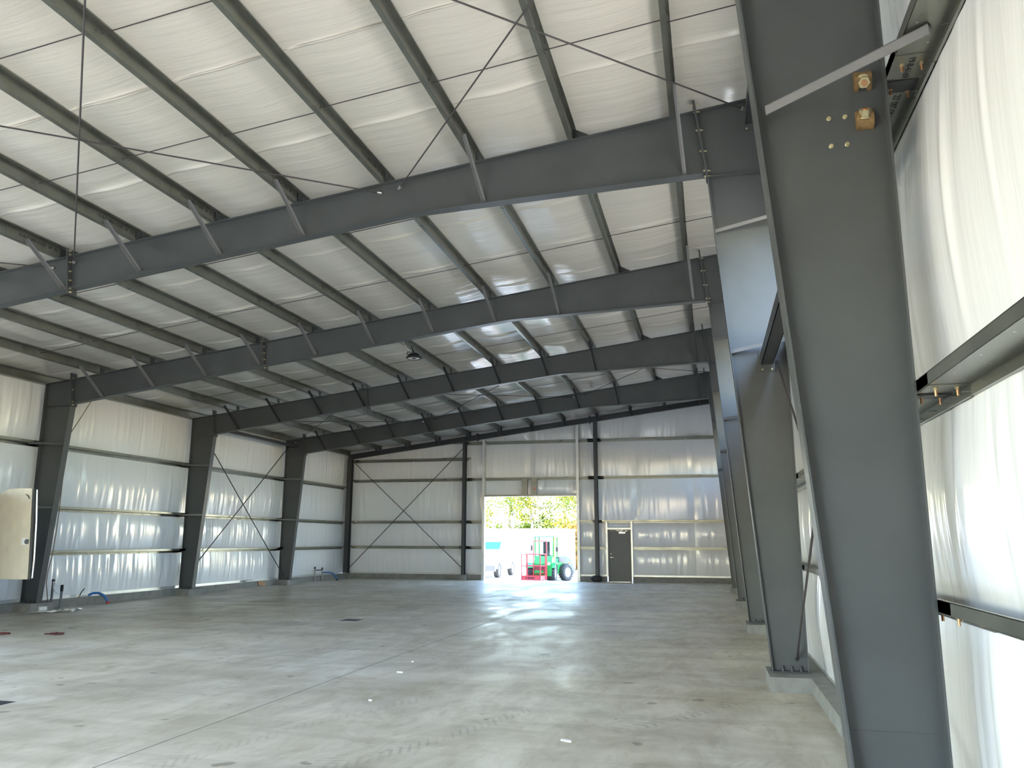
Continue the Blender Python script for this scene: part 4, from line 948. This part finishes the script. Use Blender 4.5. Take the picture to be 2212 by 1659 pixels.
# trees behind the container
def tree(x, y, h, rad, lm, seed, lab):
    rr = random.Random(seed); t_ = thing('tree', lab, 'tree', (x, y, GZ), 'trees behind the container')
    m_ = MB(); top = Vector((x+rr.uniform(-.4,.4), y, GZ+h*.85)); m_.tube([(x, y, GZ), (x+rr.uniform(-.15,.15), y, GZ+h*.4), top], [.16,.11,.03], 8)
    ends = []
    for i in range(11):
        b0 = Vector((x, y, GZ)).lerp(top, rr.uniform(.15,.9)); a = rr.uniform(0, 6.28); e = b0 + Vector((math.cos(a)*rad*rr.uniform(.4,.9), math.sin(a)*rad*rr.uniform(.4,.9), rr.uniform(.2,1.2)))
        m_.tube([b0, (b0+e)/2+Vector((0,0,.15)), e], [.05,.035,.012], 5); ends.append(e)
    part('trunk', m_, M['bark'], t_)
    f_ = MB(); cl = [(e, rr.uniform(.5,1.0)) for e in ends] + [(Vector((x+rr.gauss(0,rad*.5), y+rr.gauss(0,rad*.5), GZ+rr.uniform(.08,1.0)*h)), rr.uniform(.5,1.1)) for _ in range(22)]
    for c_, cr in cl:
        for _ in range(150):
            p = c_ + Vector((rr.gauss(0,1), rr.gauss(0,1), rr.gauss(0,.8)))*cr*.5; s_ = rr.uniform(.05,.12)
            u = Vector((rr.gauss(0,1), rr.gauss(0,1), rr.gauss(0,1))).normalized(); v = u.orthogonal().normalized()*s_*.6; u *= s_
            f_.add([p-u, p+v, p+u, p-v], [(0,1,2,3)])
    part('foliage', f_, lm, t_)
for i, (x, y, h, rad, lm, lab) in enumerate(((-19.3, 60, 5.6, 1.9, 'leaf', 'yellow-green tree behind container, at left of the doorway'), (-17.2, 58, 6.6, 2.0, 'leaf', 'yellow-green tree behind the container, second from the left'),
        (-15.0, 61, 8.2, 2.2, 'leaf2', 'taller paler tree behind the container, third from the left'), (-12.7, 58, 7.6, 2.0, 'leaf', 'yellow-green tree above the middle of the container'),
        (-10.6, 60, 8.2, 2.1, 'leaf2', 'green tree directly above the loader'), (-8.7, 57, 7.4, 1.8, 'leaf', 'bright tree beyond the right end of container'),
        (-7.4, 60, 7.8, 1.8, 'leaf3', 'reddish autumn tree at the right edge of the doorway'), (-8.9, 55, 3.0, 1.1, 'leaf3', 'low reddish shrub beside the container end'))):
    tree(x, y, h, rad, M[lm], 40+i, lab)

# ------------------------------------------------------------------ light
SUN_EL, SUN_AZ = math.radians(52), math.radians(180)     # azimuth from +Y towards +X
sd = Vector((math.sin(SUN_AZ)*math.cos(SUN_EL), math.cos(SUN_AZ)*math.cos(SUN_EL), math.sin(SUN_EL)))
sl = bpy.data.lights.new('sun', 'SUN'); sl.energy = 5.6; sl.angle = math.radians(.6); sl.color = (1.0,.93,.81)
so = bpy.data.objects.new('sun', sl); COL.objects.link(so); so.rotation_euler = sd.to_track_quat('Z', 'Y').to_euler(); so.location = (10, -10, 20)
W = bpy.data.worlds.new('sky'); SC.world = W; W.use_nodes = True; nt = W.node_tree; bg = nt.nodes['Background']
sky = nt.nodes.new('ShaderNodeTexSky'); sky.sky_type = 'NISHITA'; sky.sun_disc = False; sky.sun_elevation = SUN_EL; sky.sun_rotation = SUN_AZ; sky.air_density = 1.25; sky.dust_density = .4; sky.ozone_density = 1.6
nt.links.new(sky.outputs[0], bg.inputs[0]); bg.inputs[1].default_value = .52

SC.view_settings.view_transform = 'Standard'; SC.view_settings.look = 'None'; SC.view_settings.gamma = 1; SC.view_settings.use_curve_mapping = False
SC.view_settings.exposure = 2.46
cy = SC.cycles
cy.use_denoising = True; cy.max_bounces = 10; cy.diffuse_bounces = 6; cy.glossy_bounces = 4; cy.transmission_bounces = 6; cy.sample_clamp_indirect = 8
